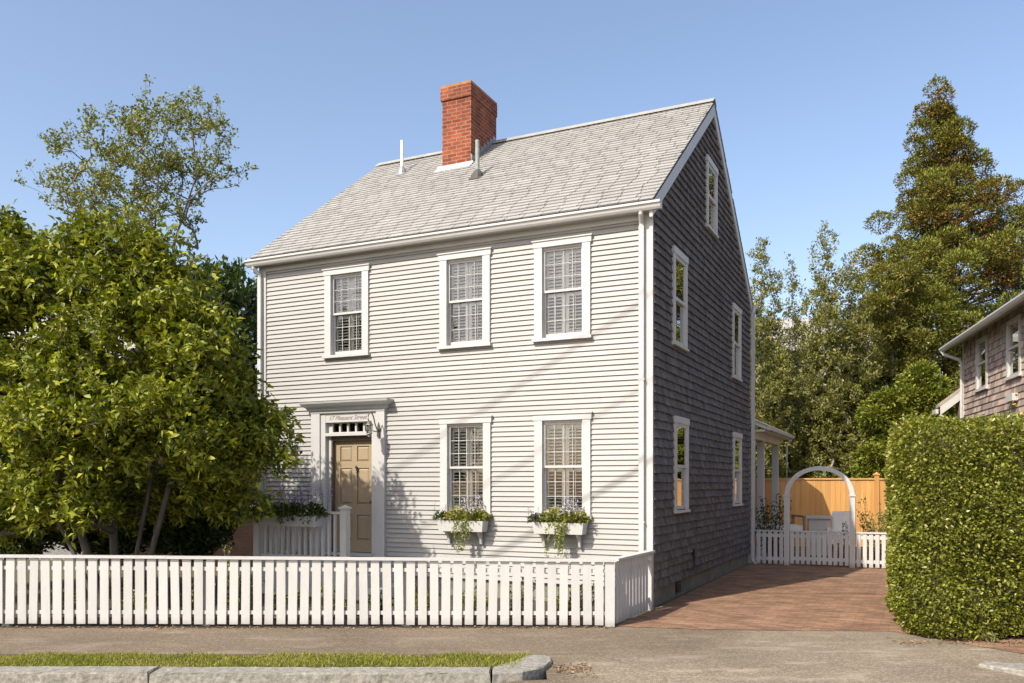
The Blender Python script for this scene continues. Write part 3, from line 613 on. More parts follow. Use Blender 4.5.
# rake boards (both ends)
for x0, x1 in ((0.004, 0.052), (-HX - 0.062, -HX - 0.035)):
    m = MB()
    for s in (0, 1):
        f = (lambda y: y) if s == 0 else (lambda y: 2 * RIDGE_V - y)
        m.prism([(f(EAVE_V), EAVE_Z - 0.047), (f(EAVE_V + 0.02), EAVE_Z - 0.235), (f(RIDGE_V - (0.0008 if s else 0)), RIDGE_Z - 0.265), (f(RIDGE_V - (0.0008 if s else 0)), RIDGE_Z - 0.052)], 'x', x0, x1)
    m.build('rake_board', M['trim'], H)
# chimney
CX0, CX1, CY0, CY1 = -4.988, -4.355, 2.715, 3.79
m = MB(); m.box(CX0, CX1, CY0, CY1, 7.6, 9.16); ch = m.build('chimney', M['brick'], roof)
m = MB(); m.box(CX0 - 0.025, CX1 + 0.012, CY0 - 0.028, CY1 + 0.02, 9.161, 9.40); cap_ = m.build('chimney_cap', M['brick'], H); cap_.parent = roof; m = MB(); m.box(CX0 - 0.022, CX1 + 0.009, CY0 - 0.025, CY1 + 0.017, 9.4005, 9.45); m.build('mortar_cap', M['brickcap'], H).parent = roof
m = MB(); zb = roofz(CY0); zc = roofz(CY0 - 0.13)
m.prism([(CY0 - 0.001, zb + 0.03), (CY0 - 0.001, zb + 0.06), (CY0 - 0.012, zb + 0.06), (CY0 - 0.016, zb + 0.024), (CY0 - 0.16, roofz(CY0 - 0.16) + 0.026), (CY0 - 0.16, roofz(CY0 - 0.16) + 0.020)], 'x', CX0 - 0.10, CX1 + 0.05); m.build('apron_flashing', M['paleflash'], roof)
m = MB(); ml = MB(); y = CY0 + 0.0
while y < CY1 - 0.05:
    y2 = min(y + 0.13, CY1); zz = roofz(min((y + y2) / 2, RIDGE_V))
    m.box(CX1 + 0.001, CX1 + 0.007 + 0.003 * (int(y * 8) % 2), y + 0.004, y2 + 0.006, zz - 0.05, zz + 0.15); ml.box(CX0 - 0.008, CX0 - 0.001, y, y2, zz - 0.05, zz + 0.15)
    y = y2
m.build('step_flashing', M['lead'], roof); ml.build('step_flashing', M['lead'], roof)
# vent pipes
def pipe(x, y, h, r, mat, boot, name='vent_pipe'):
    z = roofz(y); m = MB(); m.tube([(x, y, z - 0.05), (x, y, z + h)], r, 12); o = m.build(name, mat, roof)
    b = MB(); b.lathe(x, y, [(r * 3.4, z - 0.08), (r * 3.1, z + 0.03), (r * 1.7, z + 0.11), (r * 1.12, z + 0.13), (r * 1.05, z + 0.11)], 12)
    b.prism([(y - 0.14, roofz(y - 0.14) + 0.024), (y - 0.14, roofz(y - 0.14) + 0.030), (y + 0.12, roofz(y + 0.12) + 0.030), (y + 0.12, roofz(y + 0.12) + 0.024)], 'x', x - 0.12, x + 0.12)
    b.build('pipe_boot', boot, o)
pipe(-6.05, 2.93, 0.66, 0.031, M['pvc'], M['lead']); pipe(-3.80, 1.93, 0.66, 0.038, M['gpipe'], M['boot'])

# ---- windows
def slats(m, x0, x1, z0, z1, y, ang=40):
    z = z0; pitch = 0.05; w_ = 0.05; a = R(ang)
    while z < z1 - 0.01:
        c = z + pitch / 2; dy, dz = 0.5 * w_ * cos(a), 0.5 * w_ * sin(a) * 0.9
        m.prism([(y - dy, c - dz), (y - dy, c - dz + 0.006), (y + dy, c + dz + 0.006), (y + dy, c + dz)], 'x', x0, x1, 0.5); z += pitch
def shutter_panels(par, cx, z0, z1, y, sashm, open_bottom=False):
    w2 = GW / 2 + 0.02
    for s in (-1, 1):
        a, b = (cx - w2, cx - 0.004) if s < 0 else (cx + 0.004, cx + w2)
        m = MB(); st = 0.052
        m.box(a, a + st, y - 0.014, y + 0.014, z0, z1); m.box(b - st, b, y - 0.014, y + 0.014, z0, z1)
        m.box(a + st, b - st, y - 0.013, y + 0.013, z0, z0 + 0.085); m.box(a + st, b - st, y - 0.013, y + 0.013, z1 - 0.07, z1)
        zm = (z0 + z1) / 2 - 0.02
        m.box(a + st, b - st, y - 0.013, y + 0.013, zm - 0.03, zm + 0.03)
        slats(m, a + st, b - st, z0 + 0.085, zm - 0.03, y, 36 if z0 > 3 else 14); slats(m, a + st, b - st, zm + 0.03, z1 - 0.07, y, 50 if z0 > 3 else 34)
        m.box((a + b) / 2 - 0.007, (a + b) / 2 + 0.007, y - 0.029, y - 0.023, z0 + 0.1, z1 - 0.08)
        m.build('shutter', M['shutter'], par)
def front_window(cx, zt, zb, lower=False):
    w2 = WW / 2; hdr = 0.105; cas = 0.125; gl = GW / 2 + 0.012
    m = MB()
    m.box(cx - w2, cx - gl, -0.05, -0.001, zb + 0.045, zt - hdr); m.box(cx + gl, cx + w2, -0.05, -0.001, zb + 0.045, zt - hdr)
    m.box(cx - w2 - 0.02, cx + w2 + 0.02, -0.058, -0.001, zt - hdr + 0.0005, zt - 0.018); m.box(cx - w2 - 0.035, cx + w2 + 0.035, -0.075, -0.001, zt - 0.0175, zt)
    # reveal
    m.box(cx - gl - 0.02, cx - gl, 0.0, 0.12, zb + 0.045, zt - hdr); m.box(cx + gl, cx + gl + 0.02, 0.0, 0.12, zb + 0.045, zt - hdr); m.box(cx - gl, cx + gl, -0.01, 0.12, zt - hdr - 0.03, zt - hdr)
    f = m.build('window', M['trim'], H)
    m = MB(); m.box(cx - w2 - 0.025, cx + w2 + 0.025, -0.085, 0.0, zb, zb + 0.044); m.box(cx - gl, cx + gl, 0.0, 0.11, zb + 0.01, zb + 0.06); m.build('sill', M['trim'], f)
    zg1, zm, zg0 = zt - hdr - 0.03, (4.60 if zt > 5 else 2.005), zb + 0.06
    # sashes: upper proud, lower behind
    for (a, b, y, up_) in ((zm - 0.02, zg1, 0.025, True), (zg0, zm + 0.02, 0.06, False)):
        m = MB(); st = 0.03
        m.box(cx - gl, cx - gl + st, y - 0.018, y + 0.018, a, b); m.box(cx + gl - st, cx + gl, y - 0.018, y + 0.018, a, b)
        m.box(cx - gl + st, cx + gl - st, y - 0.018, y + 0.018, b - st, b); m.box(cx - gl + st, cx + gl - st, y - 0.018, y + 0.018, a, a + (0.034 if up_ else 0.055))
        ww = 2 * (gl - st)
        for q in (1, 2, 3): m.box(cx - gl + st + ww * q / 4 - 0.0038, cx - gl + st + ww * q / 4 + 0.0038, y - 0.010, y + 0.010, a + 0.03, b - st)
        hh = b - st - a - 0.034
        for q in (1, 2): m.box(cx - gl + st, cx + gl - st, y - 0.009, y + 0.009, a + 0.034 + hh * q / 3 - 0.0038, a + 0.034 + hh * q / 3 + 0.0038)
        s_ = m.build('sash', M['trim'], f)
        m = MB(); m.add([(cx - gl + st, y + 0.0, a), (cx + gl - st, y + 0.0, a), (cx + gl - st, y + 0.0, b), (cx - gl + st, y + 0.0, b)], [(0, 1, 2, 3)]); m.build('pane', M['glass'], f)
    shutter_panels(f, cx, zb + 0.07, zg1 + 0.0, 0.109, None)
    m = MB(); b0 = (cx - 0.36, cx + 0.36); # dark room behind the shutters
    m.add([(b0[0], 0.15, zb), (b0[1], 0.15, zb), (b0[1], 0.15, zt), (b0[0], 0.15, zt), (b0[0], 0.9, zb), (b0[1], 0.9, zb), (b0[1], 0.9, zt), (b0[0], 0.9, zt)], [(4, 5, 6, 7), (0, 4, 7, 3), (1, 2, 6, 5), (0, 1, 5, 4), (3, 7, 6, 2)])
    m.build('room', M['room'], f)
for c in front_wins: front_window(*c)
def side_window(cy, zt, zb):
    w2 = 0.405; gl = 0.315; f = None; m = MB(); hdr = 0.10
    m.box(0.005, 0.056, cy - w2, cy - gl, zb + 0.04, zt - hdr); m.box(0.005, 0.056, cy + gl, cy + w2, zb + 0.04, zt - hdr)
    m.box(0.005, 0.066, cy - w2 - 0.015, cy + w2 + 0.015, zt - hdr + 0.0005, zt); m.box(-0.12, 0.004, cy - gl - 0.02, cy - gl, zb + 0.04, zt - hdr); m.box(-0.12, 0.004, cy + gl, cy + gl + 0.02, zb + 0.04, zt - hdr)
    m.box(-0.12, 0.05, cy - gl, cy + gl, zt - hdr - 0.02, zt - hdr - 0.0005)
    f = m.build('window', M['trim'], H)
    m = MB(); m.box(-0.0, 0.075, cy - w2 - 0.02, cy + w2 + 0.02, zb, zb + 0.039); m.box(-0.12, -0.0005, cy - gl, cy + gl, zb + 0.01, zb + 0.055); m.build('sill', M['trim'], f)
    zg1, zg0 = zt - hdr - 0.02, zb + 0.055; zm = (zg1 + zg0) / 2 + 0.01
    for (a, b, x) in ((zm - 0.02, zg1, 0.030), (zg0, zm + 0.02, 0.006)):
        m = MB(); st = 0.035
        m.box(x - 0.015, x + 0.015, cy - gl, cy - gl + st, a, b); m.box(x - 0.015, x + 0.015, cy + gl - st, cy + gl, a, b)
        m.box(x - 0.015, x + 0.015, cy - gl + st, cy + gl - st, b - st, b); m.box(x - 0.015, x + 0.015, cy - gl + st, cy + gl - st, a, a + 0.045); m.build('sash', M['trim'], f)
        m = MB(); m.add([(x, cy - gl + st, a), (x, cy + gl - st, a), (x, cy + gl - st, b), (x, cy - gl + st, b)], [(0, 1, 2, 3)]); m.build('pane', M['sglass'], f)
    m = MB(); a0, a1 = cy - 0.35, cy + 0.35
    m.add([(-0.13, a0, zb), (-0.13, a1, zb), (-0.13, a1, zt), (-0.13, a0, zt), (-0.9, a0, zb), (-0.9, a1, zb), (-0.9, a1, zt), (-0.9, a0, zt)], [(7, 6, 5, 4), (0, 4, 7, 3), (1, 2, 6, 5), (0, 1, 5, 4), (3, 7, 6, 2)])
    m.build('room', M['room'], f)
for c in side_wins: side_window(*c)

# ---- door surround
m = MB(); FX0, FX1 = -5.98, -4.498
m.box(FX0, -5.80, -0.075, -0.001, 0.5, 2.93); m.box(-4.66, FX1, -0.075, -0.001, 0.5, 2.93)          # pilasters
m.box(-5.7995, -5.70, -0.05, 0.02, 0.5, 2.90); m.box(-4.76, -4.6605, -0.05, 0.02, 0.5, 2.90)        # inner casing
m.box(-5.7995, -4.6605, -0.052, 0.02, 2.9005, 2.93)
m.box(-5.6995, -4.7605, -0.046, 0.02, 2.775, 2.90)                                                 # sign board field
m.box(-5.6995, -4.7605, -0.05, 0.08, 2.548, 2.60)                                                  # transom bar
m.box(-5.70, -5.63, 0.021, 0.14, 0.5, 2.86); m.box(-4.83 + 0.04, -4.76, 0.021, 0.14, 0.5, 2.86)
ds = m.build('door_surround', M['trim'], H)
m = MB()
prof = [(-0.001, 2.93), (-0.08, 2.93), (-0.09, 2.965), (-0.12, 2.985), (-0.135, 3.02), (-0.175, 3.04), (-0.215, 3.085), (-0.225, 3.115), (-0.001, 3.135)]
vs = []; fs = []; npf = len(prof)
for d_, z_ in prof:
    d_ = -d_ - 0.08
    if d_ < 0: d_ = 0.0
    vs += [(-5.985 - d_, -0.001, z_), (-5.985 - d_, -0.08 - d_, z_), (-4.493 + d_, -0.08 - d_, z_), (-4.493 + d_, -0.001, z_)]
for k_ in range(1, npf - 2):
    for q in range(3): a_ = k_ * 4 + q; fs.append((a_, a_ + 1, a_ + 5, a_ + 4))
fs.append(((npf - 2) * 4, (npf - 2) * 4 + 1, (npf - 2) * 4 + 2, (npf - 2) * 4 + 3)); fs.append((7, 6, 5, 4))
m.add(vs, fs)
m.build('cornice', M['trim'], ds)
# transom lights
m = MB(); tx = np.linspace(-5.615, -4.80, 6)
m.box(-5.63, -5.60, 0.02, 0.06, 2.60, 2.775)
for q in tx: m.box(q - 0.016, q + 0.016, 0.0205, 0.06, 2.6005, 2.7745)
m.box(-5.62, -4.79, 0.0206, 0.058, 2.6006, 2.615); m.box(-5.62, -4.79, 0.0206, 0.058, 2.76, 2.7744)
tr = m.build('transom', M['trim'], H)
m = MB(); m.add([(-5.62, 0.05, 2.6), (-4.80, 0.05, 2.6), (-4.80, 0.05, 2.775), (-5.62, 0.05, 2.775)], [(0, 1, 2, 3)]); m.build('pane', M['glass'], tr)
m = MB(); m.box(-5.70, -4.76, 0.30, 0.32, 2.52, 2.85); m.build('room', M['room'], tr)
# door leaf
m = MB(); dy = 0.115
m.box(-5.63, -5.606, 0.022, 0.13, 0.55, 2.547); m.box(-4.805, -4.79, 0.022, 0.13, 0.55, 2.547); m.box(-5.606, -4.805, 0.022, 0.13, 2.475, 2.547)
m.build('door_reveal', M['doorframe'], H)
m = MB(); dx0, dx1, dz0, dz1 = -5.605, -4.806, 0.61, 2.475
st = 0.105; mid = 0.10; cxd = (dx0 + dx1) / 2
rails = [(dz0, dz0 + 0.20), (dz0 + 0.62, dz0 + 0.80), (dz0 + 1.40, dz0 + 1.51), (dz1 - 0.10, dz1)]
m.box(dx0, dx0 + st, dy - 0.02, dy + 0.02, dz0, dz1, 0.5); m.box(dx1 - st, dx1, dy - 0.02, dy + 0.02, dz0, dz1, 0.5)
for a, b in rails: m.box(dx0 + st, dx1 - st, dy - 0.02, dy + 0.02, a, b, 0.5)
for (a, b), (c_, d) in zip(rails[:-1], rails[1:]):
    m.box(cxd - mid / 2, cxd + mid / 2, dy - 0.0198, dy + 0.02, b, c_, 0.5)
    for p, q in ((dx0 + st, cxd - mid / 2), (cxd + mid / 2, dx1 - st)):
        m.box(p, q, dy + 0.001, dy + 0.015, b, c_, 0.5)
        # raised bevelled field
        i = 0.035; vs = [(p + 0.008, dy, b + 0.008), (q - 0.008, dy, b + 0.008), (q - 0.008, dy, c_ - 0.008), (p + 0.008, dy, c_ - 0.008), (p + i, dy - 0.016, b + i), (q - i, dy - 0.016, b + i), (q - i, dy - 0.016, c_ - i), (p + i, dy - 0.016, c_ - i)]
        m.add(vs, [(4, 5, 6, 7), (0, 1, 5, 4), (1, 2, 6, 5), (2, 3, 7, 6), (3, 0, 4, 7)], 0.5)
door = m.build('door', M['door'], H)
m = MB(); kx, kz = -5.155, 1.99
m.tube([(kx - 0.02, dy - 0.03, kz + 0.03), (kx, dy - 0.05, kz + 0.05), (kx + 0.02, dy - 0.05, kz + 0.03), (kx + 0.025, dy - 0.045, kz - 0.01), (kx + 0.012, dy - 0.04, kz - 0.06), (kx + 0.03, dy - 0.045, kz - 0.10), (kx + 0.01, dy - 0.04, kz - 0.125)], [0.012, 0.015, 0.012, 0.012, 0.015, 0.012, 0.007], 8)
m.box(kx - 0.015, kx + 0.02, dy - 0.035, dy - 0.0205, kz - 0.02, kz + 0.035); m.build('door_knocker', M['black'], door)
m = MB(); m.lathe(-4.86, dy - 0.05, [(0.006, 1.42), (0.024, 1.43), (0.028, 1.45), (0.024, 1.47), (0.006, 1.48)], 10); m.build('door_knob', M['pewter'], door)
m = MB(); m.box(-5.72, -4.74, -0.10, 0.13, 0.562, 0.60); m.build('threshold', M['trim'], H)
# address lettering
cu = bpy.data.curves.new('address_lettering', 'FONT'); cu.body = '17 Pleasant Street'; cu.size = 0.108; cu.shear = 0.45; cu.extrude = 0.001; cu.align_x = 'CENTER'; cu.space_character = 0.98
to = bpy.data.objects.new('address_lettering', cu); col.objects.link(to)
bpy.context.view_layer.update(); dg = bpy.context.evaluated_depsgraph_get(); me = bpy.data.meshes.new_from_object(to.evaluated_get(dg)); bpy.data.objects.remove(to)
me.materials.clear(); me.materials.append(M['ink']); to = bpy.data.objects.new('address_lettering', me); col.objects.link(to); to.parent = ds
to.rotation_euler = (R(90), 0, 0); to.location = (-5.25, -0.0478, 2.812)
# sconce
lx, lz = -4.60, 2.64; m = MB()
m.prism([(lx - 0.03, lz - 0.12), (lx - 0.035, lz), (lx - 0.02, lz + 0.05), (lx, lz + 0.11), (lx + 0.02, lz + 0.05), (lx + 0.035, lz), (lx + 0.03, lz - 0.12), (lx, lz - 0.16)], 'y', -0.09, -0.0755); sco = m.build('wall_lantern', M['pewter'], H)
m = MB(); pts = [(lx, -0.09, lz), (lx, -0.13, lz - 0.01), (lx, -0.18, lz + 0.06), (lx, -0.22, lz + 0.17), (lx, -0.27, lz + 0.245), (lx, -0.33, lz + 0.25), (lx, -0.37, lz + 0.20), (lx, -0.375, lz + 0.14), (lx, -0.355, lz + 0.11)]
m.tube(pts, 0.010, 8); m.tube([(lx, -0.09, lz - 0.03), (lx, -0.2, lz - 0.05), (lx, -0.30, lz - 0.03)], 0.009, 8); m.build('scroll_arm', M['pewter'], sco)
m = MB(); m.lathe(lx, -0.345, [(0.008, lz + 0.12), (0.03, lz + 0.095), (0.062, lz + 0.055), (0.066, lz + 0.045)], 14); m.lathe(lx, -0.345, [(0.04, lz - 0.085), (0.048, lz - 0.10), (0.02, lz - 0.115), (0.028, lz - 0.135), (0.008, lz - 0.16)], 14)
for k_ in range(4): a = pi / 4 + k_ * pi / 2; m.tube([(lx + 0.055 * cos(a), -0.345 + 0.055 * sin(a), lz + 0.05), (lx + 0.04 * cos(a), -0.345 + 0.04 * sin(a), lz - 0.09)], 0.004, 5)
m.build('lantern_frame', M['pewter'], sco)
m = MB(); m.lathe(lx, -0.345, [(0.036, lz - 0.085), (0.052, lz - 0.02), (0.055, lz + 0.045)], 14); m.build('lantern_glass', M['lamp_glass'], sco)
# doorbell plate, right of the door
m = MB(); m.box(-4.44, -4.40, -0.04, -0.024, 1.40, 1.46); m.build('doorbell', M['trim'], H)

for o_ in H.children:
    if o_.name.split('.')[0] in ('door_surround', 'transom', 'door', 'door_reveal', 'threshold', 'wall_lantern', 'doorbell'): o_.location.x += 0.055
# rear porch
m = MB(); m.prism([(0.36, 2.93), (0.36, 3.0), (-0.60, 3.45), (-0.60, 3.38)], 'y', HD + 0.06, 11.5); m.prism([(0.37, 3.0), (0.37, 3.018), (-0.60, 3.47), (-0.60, 3.452)], 'y', HD + 0.05, 11.55, mi=1)
m.build('porch_roof', [M['trim'], M['roof2']], H)
m = MB(); m.box(-0.10, 0.10, HD + 0.10, 11.3, 2.74, 2.93); m.box(0.1005, 0.33, HD + 0.08, 11.4, 2.89, 2.929); m.build('porch_beam', M['trim'], H)
for y in (HD + 0.14, 8.95, 11.15):
    m = MB(); s = 0.075; cxp = 0.0; m.box(cxp - s, cxp + s, y - s, y + s, 0.12, 2.7395); m.box(cxp - s - 0.02, cxp + s + 0.02, y - s - 0.02, y + s + 0.02, 2.62, 2.66); m.box(cxp - s - 0.02, cxp + s + 0.02, y - s - 0.02, y + s + 0.02, 0.1, 0.25); m.build('porch_column', M['trim'], H)
m = MB(); m.box(0.3705, 0.43, HD + 0.06, 11.55, 2.92, 2.99); m.build('porch_gutter', M['trim'], H)
m = MB(); m.tube([(0.38, 11.4, 2.92), (0.33, 11.4, 2.85), (0.25, 11.4, 2.78), (0.25, 11.4, 0.3)], 0.025, 8); m.build('porch_downspout', M['trim'], H)
m = MB(); m.box(-4.0, 0.2, HD + 0.06, 11.2, 0.0, 0.1195); m.build('porch_floor', M['stone_table'], H)
m = MB(); m.box(-5.0, -0.601, HD + 0.03, 11.3, 0.0, 3.2); m.prism([(-5.1, 3.2), (-0.601, 3.2), (-0.601, 3.42), (-2.8, 4.2), (-5.1, 3.42)], 'y', HD + 0.05, 11.3); m.build('rear_wing', M['shingle'], H)

# ------------------------------------------------------------------ stoop
SO = 1.12
St = thing('entry_stoop', 'grey-white wooden stoop with baluster railing in front of the tan door', 'porch', HW(-5.2, -0.6), -YAW)
def L(o): return o
m = MB(); S0x, S1x = -1.0, 0.80                          # local to St: x along house, y out of the wall (house y = local y - 0.6)
yf = -SO + 0.6
m.box(S0x, S1x, yf, 0.55, 0.50, 0.54); m.box(S0x + 0.03, S1x - 0.03, yf + 0.03, 0.55, 0.0, 0.4995); m.build('platform', M['trim'], St)
m = MB(); m.box(0.801, 1.08, yf, 0.5, 0.0, 0.36); m.box(1.081, 1.36, yf, 0.5, 0.0, 0.18); m.build('step', M['trim'], St)
for px_ in (-0.93, 0.76):
    m = MB(); s = 0.055; m.box(px_ - s, px_ + s, yf - s, yf + s, 0.541, 1.37); m.build('post', M['fence'], St)
    m = MB(); m.box(px_ - s - 0.02, px_ + s + 0.02, yf - s - 0.02, yf + s + 0.02, 1.3705, 1.395)
    vs = [(px_ - s - 0.01, yf - s - 0.01, 1.395), (px_ + s + 0.01, yf - s - 0.01, 1.395), (px_ + s + 0.01, yf + s + 0.01, 1.395), (px_ - s - 0.01, yf + s + 0.01, 1.395), (px_, yf, 1.43)]
    m.add(vs, [(0, 1, 4), (1, 2, 4), (2, 3, 4), (3, 0, 4), (3, 2, 1, 0)]); m.build('post_cap', M['fence'], St)
m = MB(); m.box(-0.874, 0.704, yf - 0.03, yf + 0.03, 1.29, 1.325); m.build('handrail', M['fence'], St)
m = MB(); m.box(-0.874, 0.704, yf - 0.02, yf + 0.02, 0.60, 0.64); m.build('bottom_rail', M['fence'], St)
x = -0.78
while x < 0.68:
    m = MB(); m.box(x - 0.019, x + 0.019, yf - 0.018, yf + 0.018, 0.6405, 1.2895); m.build('baluster', M['fence'], St); x += 0.113
for s_ in (0,):
    m = MB(); m.box(-0.95, -0.90, yf + 0.06, 0.5, 1.29, 1.325); m.box(-0.94, -0.91, yf + 0.06, 0.5, 0.60, 0.64)
    yy = yf + 0.15
    while yy < 0.45: m.box(-0.938, -0.912, yy - 0.013, yy + 0.013, 0.6405, 1.2895); yy += 0.11
    m.build('side_railing', M['fence'], St)

# ------------------------------------------------------------------ flower boxes and plants
def planter(name, label, x0, x1, yb, yf_, z0, z1, brackets=True):
    o = thing(name, label, 'planter', HW((x0 + x1) / 2, yf_), -YAW, None); cx = (x0 + x1) / 2
    m = MB(); a, b = x0 - cx, x1 - cx; t_ = 0.018; d = yb - yf_; tp = 0.025
    def wall_(P4): pass
    # tapered trough, open top
    def ring(e, z): return [(a - e, -e, z), (b + e, -e, z), (b + e, d, z), (a - e, d, z)]
    o0, o1, i0, i1 = ring(-tp, z0), ring(0, z1), ring(-tp - t_, z0 + t_), ring(-t_, z1)
    i0 = [(p[0], min(p[1], d - t_), p[2]) for p in i0]; i1 = [(p[0], min(p[1], d - t_), p[2]) for p in i1]
    m.add(o0 + o1 + i0 + i1, [(3, 2, 1, 0)] + [(k, (k + 1) % 4, 4 + (k + 1) % 4, 4 + k) for k in range(4)] + [(8, 9, 10, 11)] + [(8 + (k + 1) % 4, 8 + k, 12 + k, 12 + (k + 1) % 4) for k in range(4)] + [(4 + k, 4 + (k + 1) % 4, 12 + (k + 1) % 4, 12 + k) for k in range(4)], 0.5)
    m.build('trough', M['fence'], o)
    m = MB(); m.box(a + t_ + 0.004, b - t_ - 0.004, t_ + 0.004, d - t_ - 0.004, z1 - 0.04, z1 - 0.02); m.build('potting_soil', M['soil'], o)
    if brackets:
        for bx in (a + 0.12, b - 0.12):
            m = MB(); m.prism([(d, z0 - 0.001), (0.05, z0 - 0.001), (0.08, z0 - 0.035), (d - 0.06, z0 - 0.09), (d - 0.03, z0 - 0.19), (d, z0 - 0.19)], 'x', bx - 0.018, bx + 0.018); m.build('bracket', M['trim'], o)
    return o
def bunch(name, label, cat, c, r, n, leaf, mat, seed, extra=(), stem=0.10, group=None, droop=0.3, base=None, up=0.5):
    """small plant: leaves (+ flowers, trailing stems)"""
    g = np.random.default_rng(seed); o = thing(name, label, cat, c if base is None else base, 0, group); off = Vector(c) - o.location
    off = np.array(off)
    d = norm(g.normal(size=(n, 3))); d[:, 2] = np.abs(d[:, 2]) * 0.9 - 0.15; P = d * np.array(r) * (0.45 + 0.55 * g.random((n, 1))) + off
    D = d + g.normal(size=(n, 3)) * 0.5 + np.array([0, 0, up]); Ln = leaf * (0.6 + 0.7 * g.random(n))
    leaves_obj('foliage', P, D, Ln, Ln * 0.55, g.random(n), mat, o, g, droop=droop)
    # stems
    m = MB()
    for k in range(max(5, n // 25)):
        q = P[g.integers(n)]; m.tube([tuple(off * 1.0 - np.array([0, 0, stem])), tuple((q + off) / 2 + g.normal(size=3) * 0.01), tuple(q)], [0.004, 0.003, 0.002], 4)
    m.build('stem', M['hedge'], o)
    for kind in extra:
        if kind[0] == 'flower':        # ('flower', material, count, size, rise)
            _, fm, cnt, sz, rise = kind; base_ = d[g.integers(n, size=cnt)] * np.array(r) * (0.9 + 0.3 * g.random((cnt, 1))) + off; base_[:, 2] = np.abs(base_[:, 2] - off[2]) + off[2] + rise * g.random(cnt)
            per = 6; PP = np.repeat(base_, per, 0); DD = norm(g.normal(size=(cnt * per, 3)) + np.array([0, -0.4, 0.3]))
            leaves_obj('flower', PP, DD, np.full(cnt * per, sz), np.full(cnt * per, sz * 0.8), g.random(cnt * per), fm, o, g)
        if kind[0] == 'spike':         # upright flower spikes
            _, fm, cnt, h, sz = kind; PP = []; mm = MB()
            for k in range(cnt):
                b0 = np.array([g.uniform(-1, 1) * r[0], g.uniform(-1, 1) * r[1], 0]) + off; lean = g.normal(size=2) * 0.12; hh = h * g.uniform(0.6, 1.1)
                mm.tube([tuple(b0), (b0[0] + lean[0] * hh, b0[1] + lean[1] * hh, b0[2] + hh)], [0.003, 0.0015], 4)
                for q in range(14):
                    f = 0.45 + 0.55 * q / 14; PP.append(b0 + np.array([lean[0] * hh * f, lean[1] * hh * f, hh * f]) + g.normal(size=3) * 0.006)
            PP = np.array(PP); mm.build('flower_stalk', M['hedge'], o)
            leaves_obj('flower_spike', PP, norm(g.normal(size=(len(PP), 3))), np.full(len(PP), sz), np.full(len(PP), sz * 0.7), g.random(len(PP)), fm, o, g)
        if kind[0] == 'trail':         # hanging vines
            _, tm, cnt, ln, sz = kind; PP = []; mm = MB()
            for k in range(cnt):
                p = np.array([g.uniform(-1, 1) * r[0] * 0.7, -r[1] * 0.9, 0.0]) + off; hh = ln * g.uniform(0.45, 1.0); pts = [tuple(p)]
                q = p + np.array([0, -0.02, 0.03]); pts.append(tuple(q)); steps = max(4, int(hh / 0.035))
                for s in range(steps):
                    q = q + np.array([g.normal() * 0.012, g.normal() * 0.006 + (-0.006 if s < 3 else 0.0), -hh / steps]); pts.append(tuple(q))
                    for _k in range(5): PP.append(q + g.normal(size=3) * 0.014)
                mm.tube(pts, 0.0025, 4)
            PP = np.array(PP); mm.build('trailing_stem', M['hedge'], o)
            leaves_obj('trailing_leaves', PP, norm(g.normal(size=(len(PP), 3)) + np.array([0, -0.5, -0.3])), sz * (0.6 + 0.7 * g.random(len(PP))), np.full(len(PP), sz * 0.6), g.random(len(PP)), tm, o, g)
    return o
GP = 'flowering plants in the planters'
def dress(x0, x1, y, z, seed, where):
    where = where.replace('the window box', 'box')
    w_ = x1 - x0; c = lambda f, dz=0.0: HW(x0 + w_ * f, y, z + dz)
    bunch('purple_petunia', 'violet-flowered dark plant at left end of window %s' % where, 'flower', c(0.10, 0.03), (0.17, 0.12, 0.13), 220, 0.06, M['darkleaf'], seed, [('flower', M['purple'], 9, 0.028, 0.04), ('spike', M['lilac'], 5, 0.26, 0.018)], group=GP)
    bunch('coleus', 'yellow-green orange-tinged plant amid window %s' % where, 'plant', c(0.42, 0.06), (0.20, 0.13, 0.19), 300, 0.06, M['ivy'], seed + 1, [('flower', M['orangep'], 14, 0.03, 0.06), ('spike', M['whitep'], 6, 0.22, 0.016)], group=GP)
    bunch('trailing_vine', 'pale green vine hanging from window %s' % where, 'vine', c(0.46, 0.0), (0.16, 0.15, 0.08), 80, 0.05, M['ivy'], seed + 2, [('trail', M['ivy'], 8, 0.50, 0.038)], group=GP, droop=0.5)
    bunch('green_geranium', 'bushy lilac-spiked plant at right end of window %s' % where, 'flower', c(0.84, 0.04), (0.20, 0.13, 0.17), 360, 0.06, M['hedge'], seed + 3, [('spike', M['lilac'], 18, 0.34, 0.028), ('flower', M['lilac'], 8, 0.022, 0.06)], group=GP)
for cx, nm, sd_ in ((-2.95, 'the window box nearer the door', 100), (-1.34, 'the window box nearer the house corner', 200)):
    planter('window_box', 'white window box full of flowers, ' + ('nearer the door' if sd_ == 100 else 'nearer the house corner'), cx - 0.40, cx + 0.40, -0.062, -0.26, 1.02, 1.185)
    dress(cx - 0.40, cx + 0.40, -0.17, 1.18, sd_, nm)
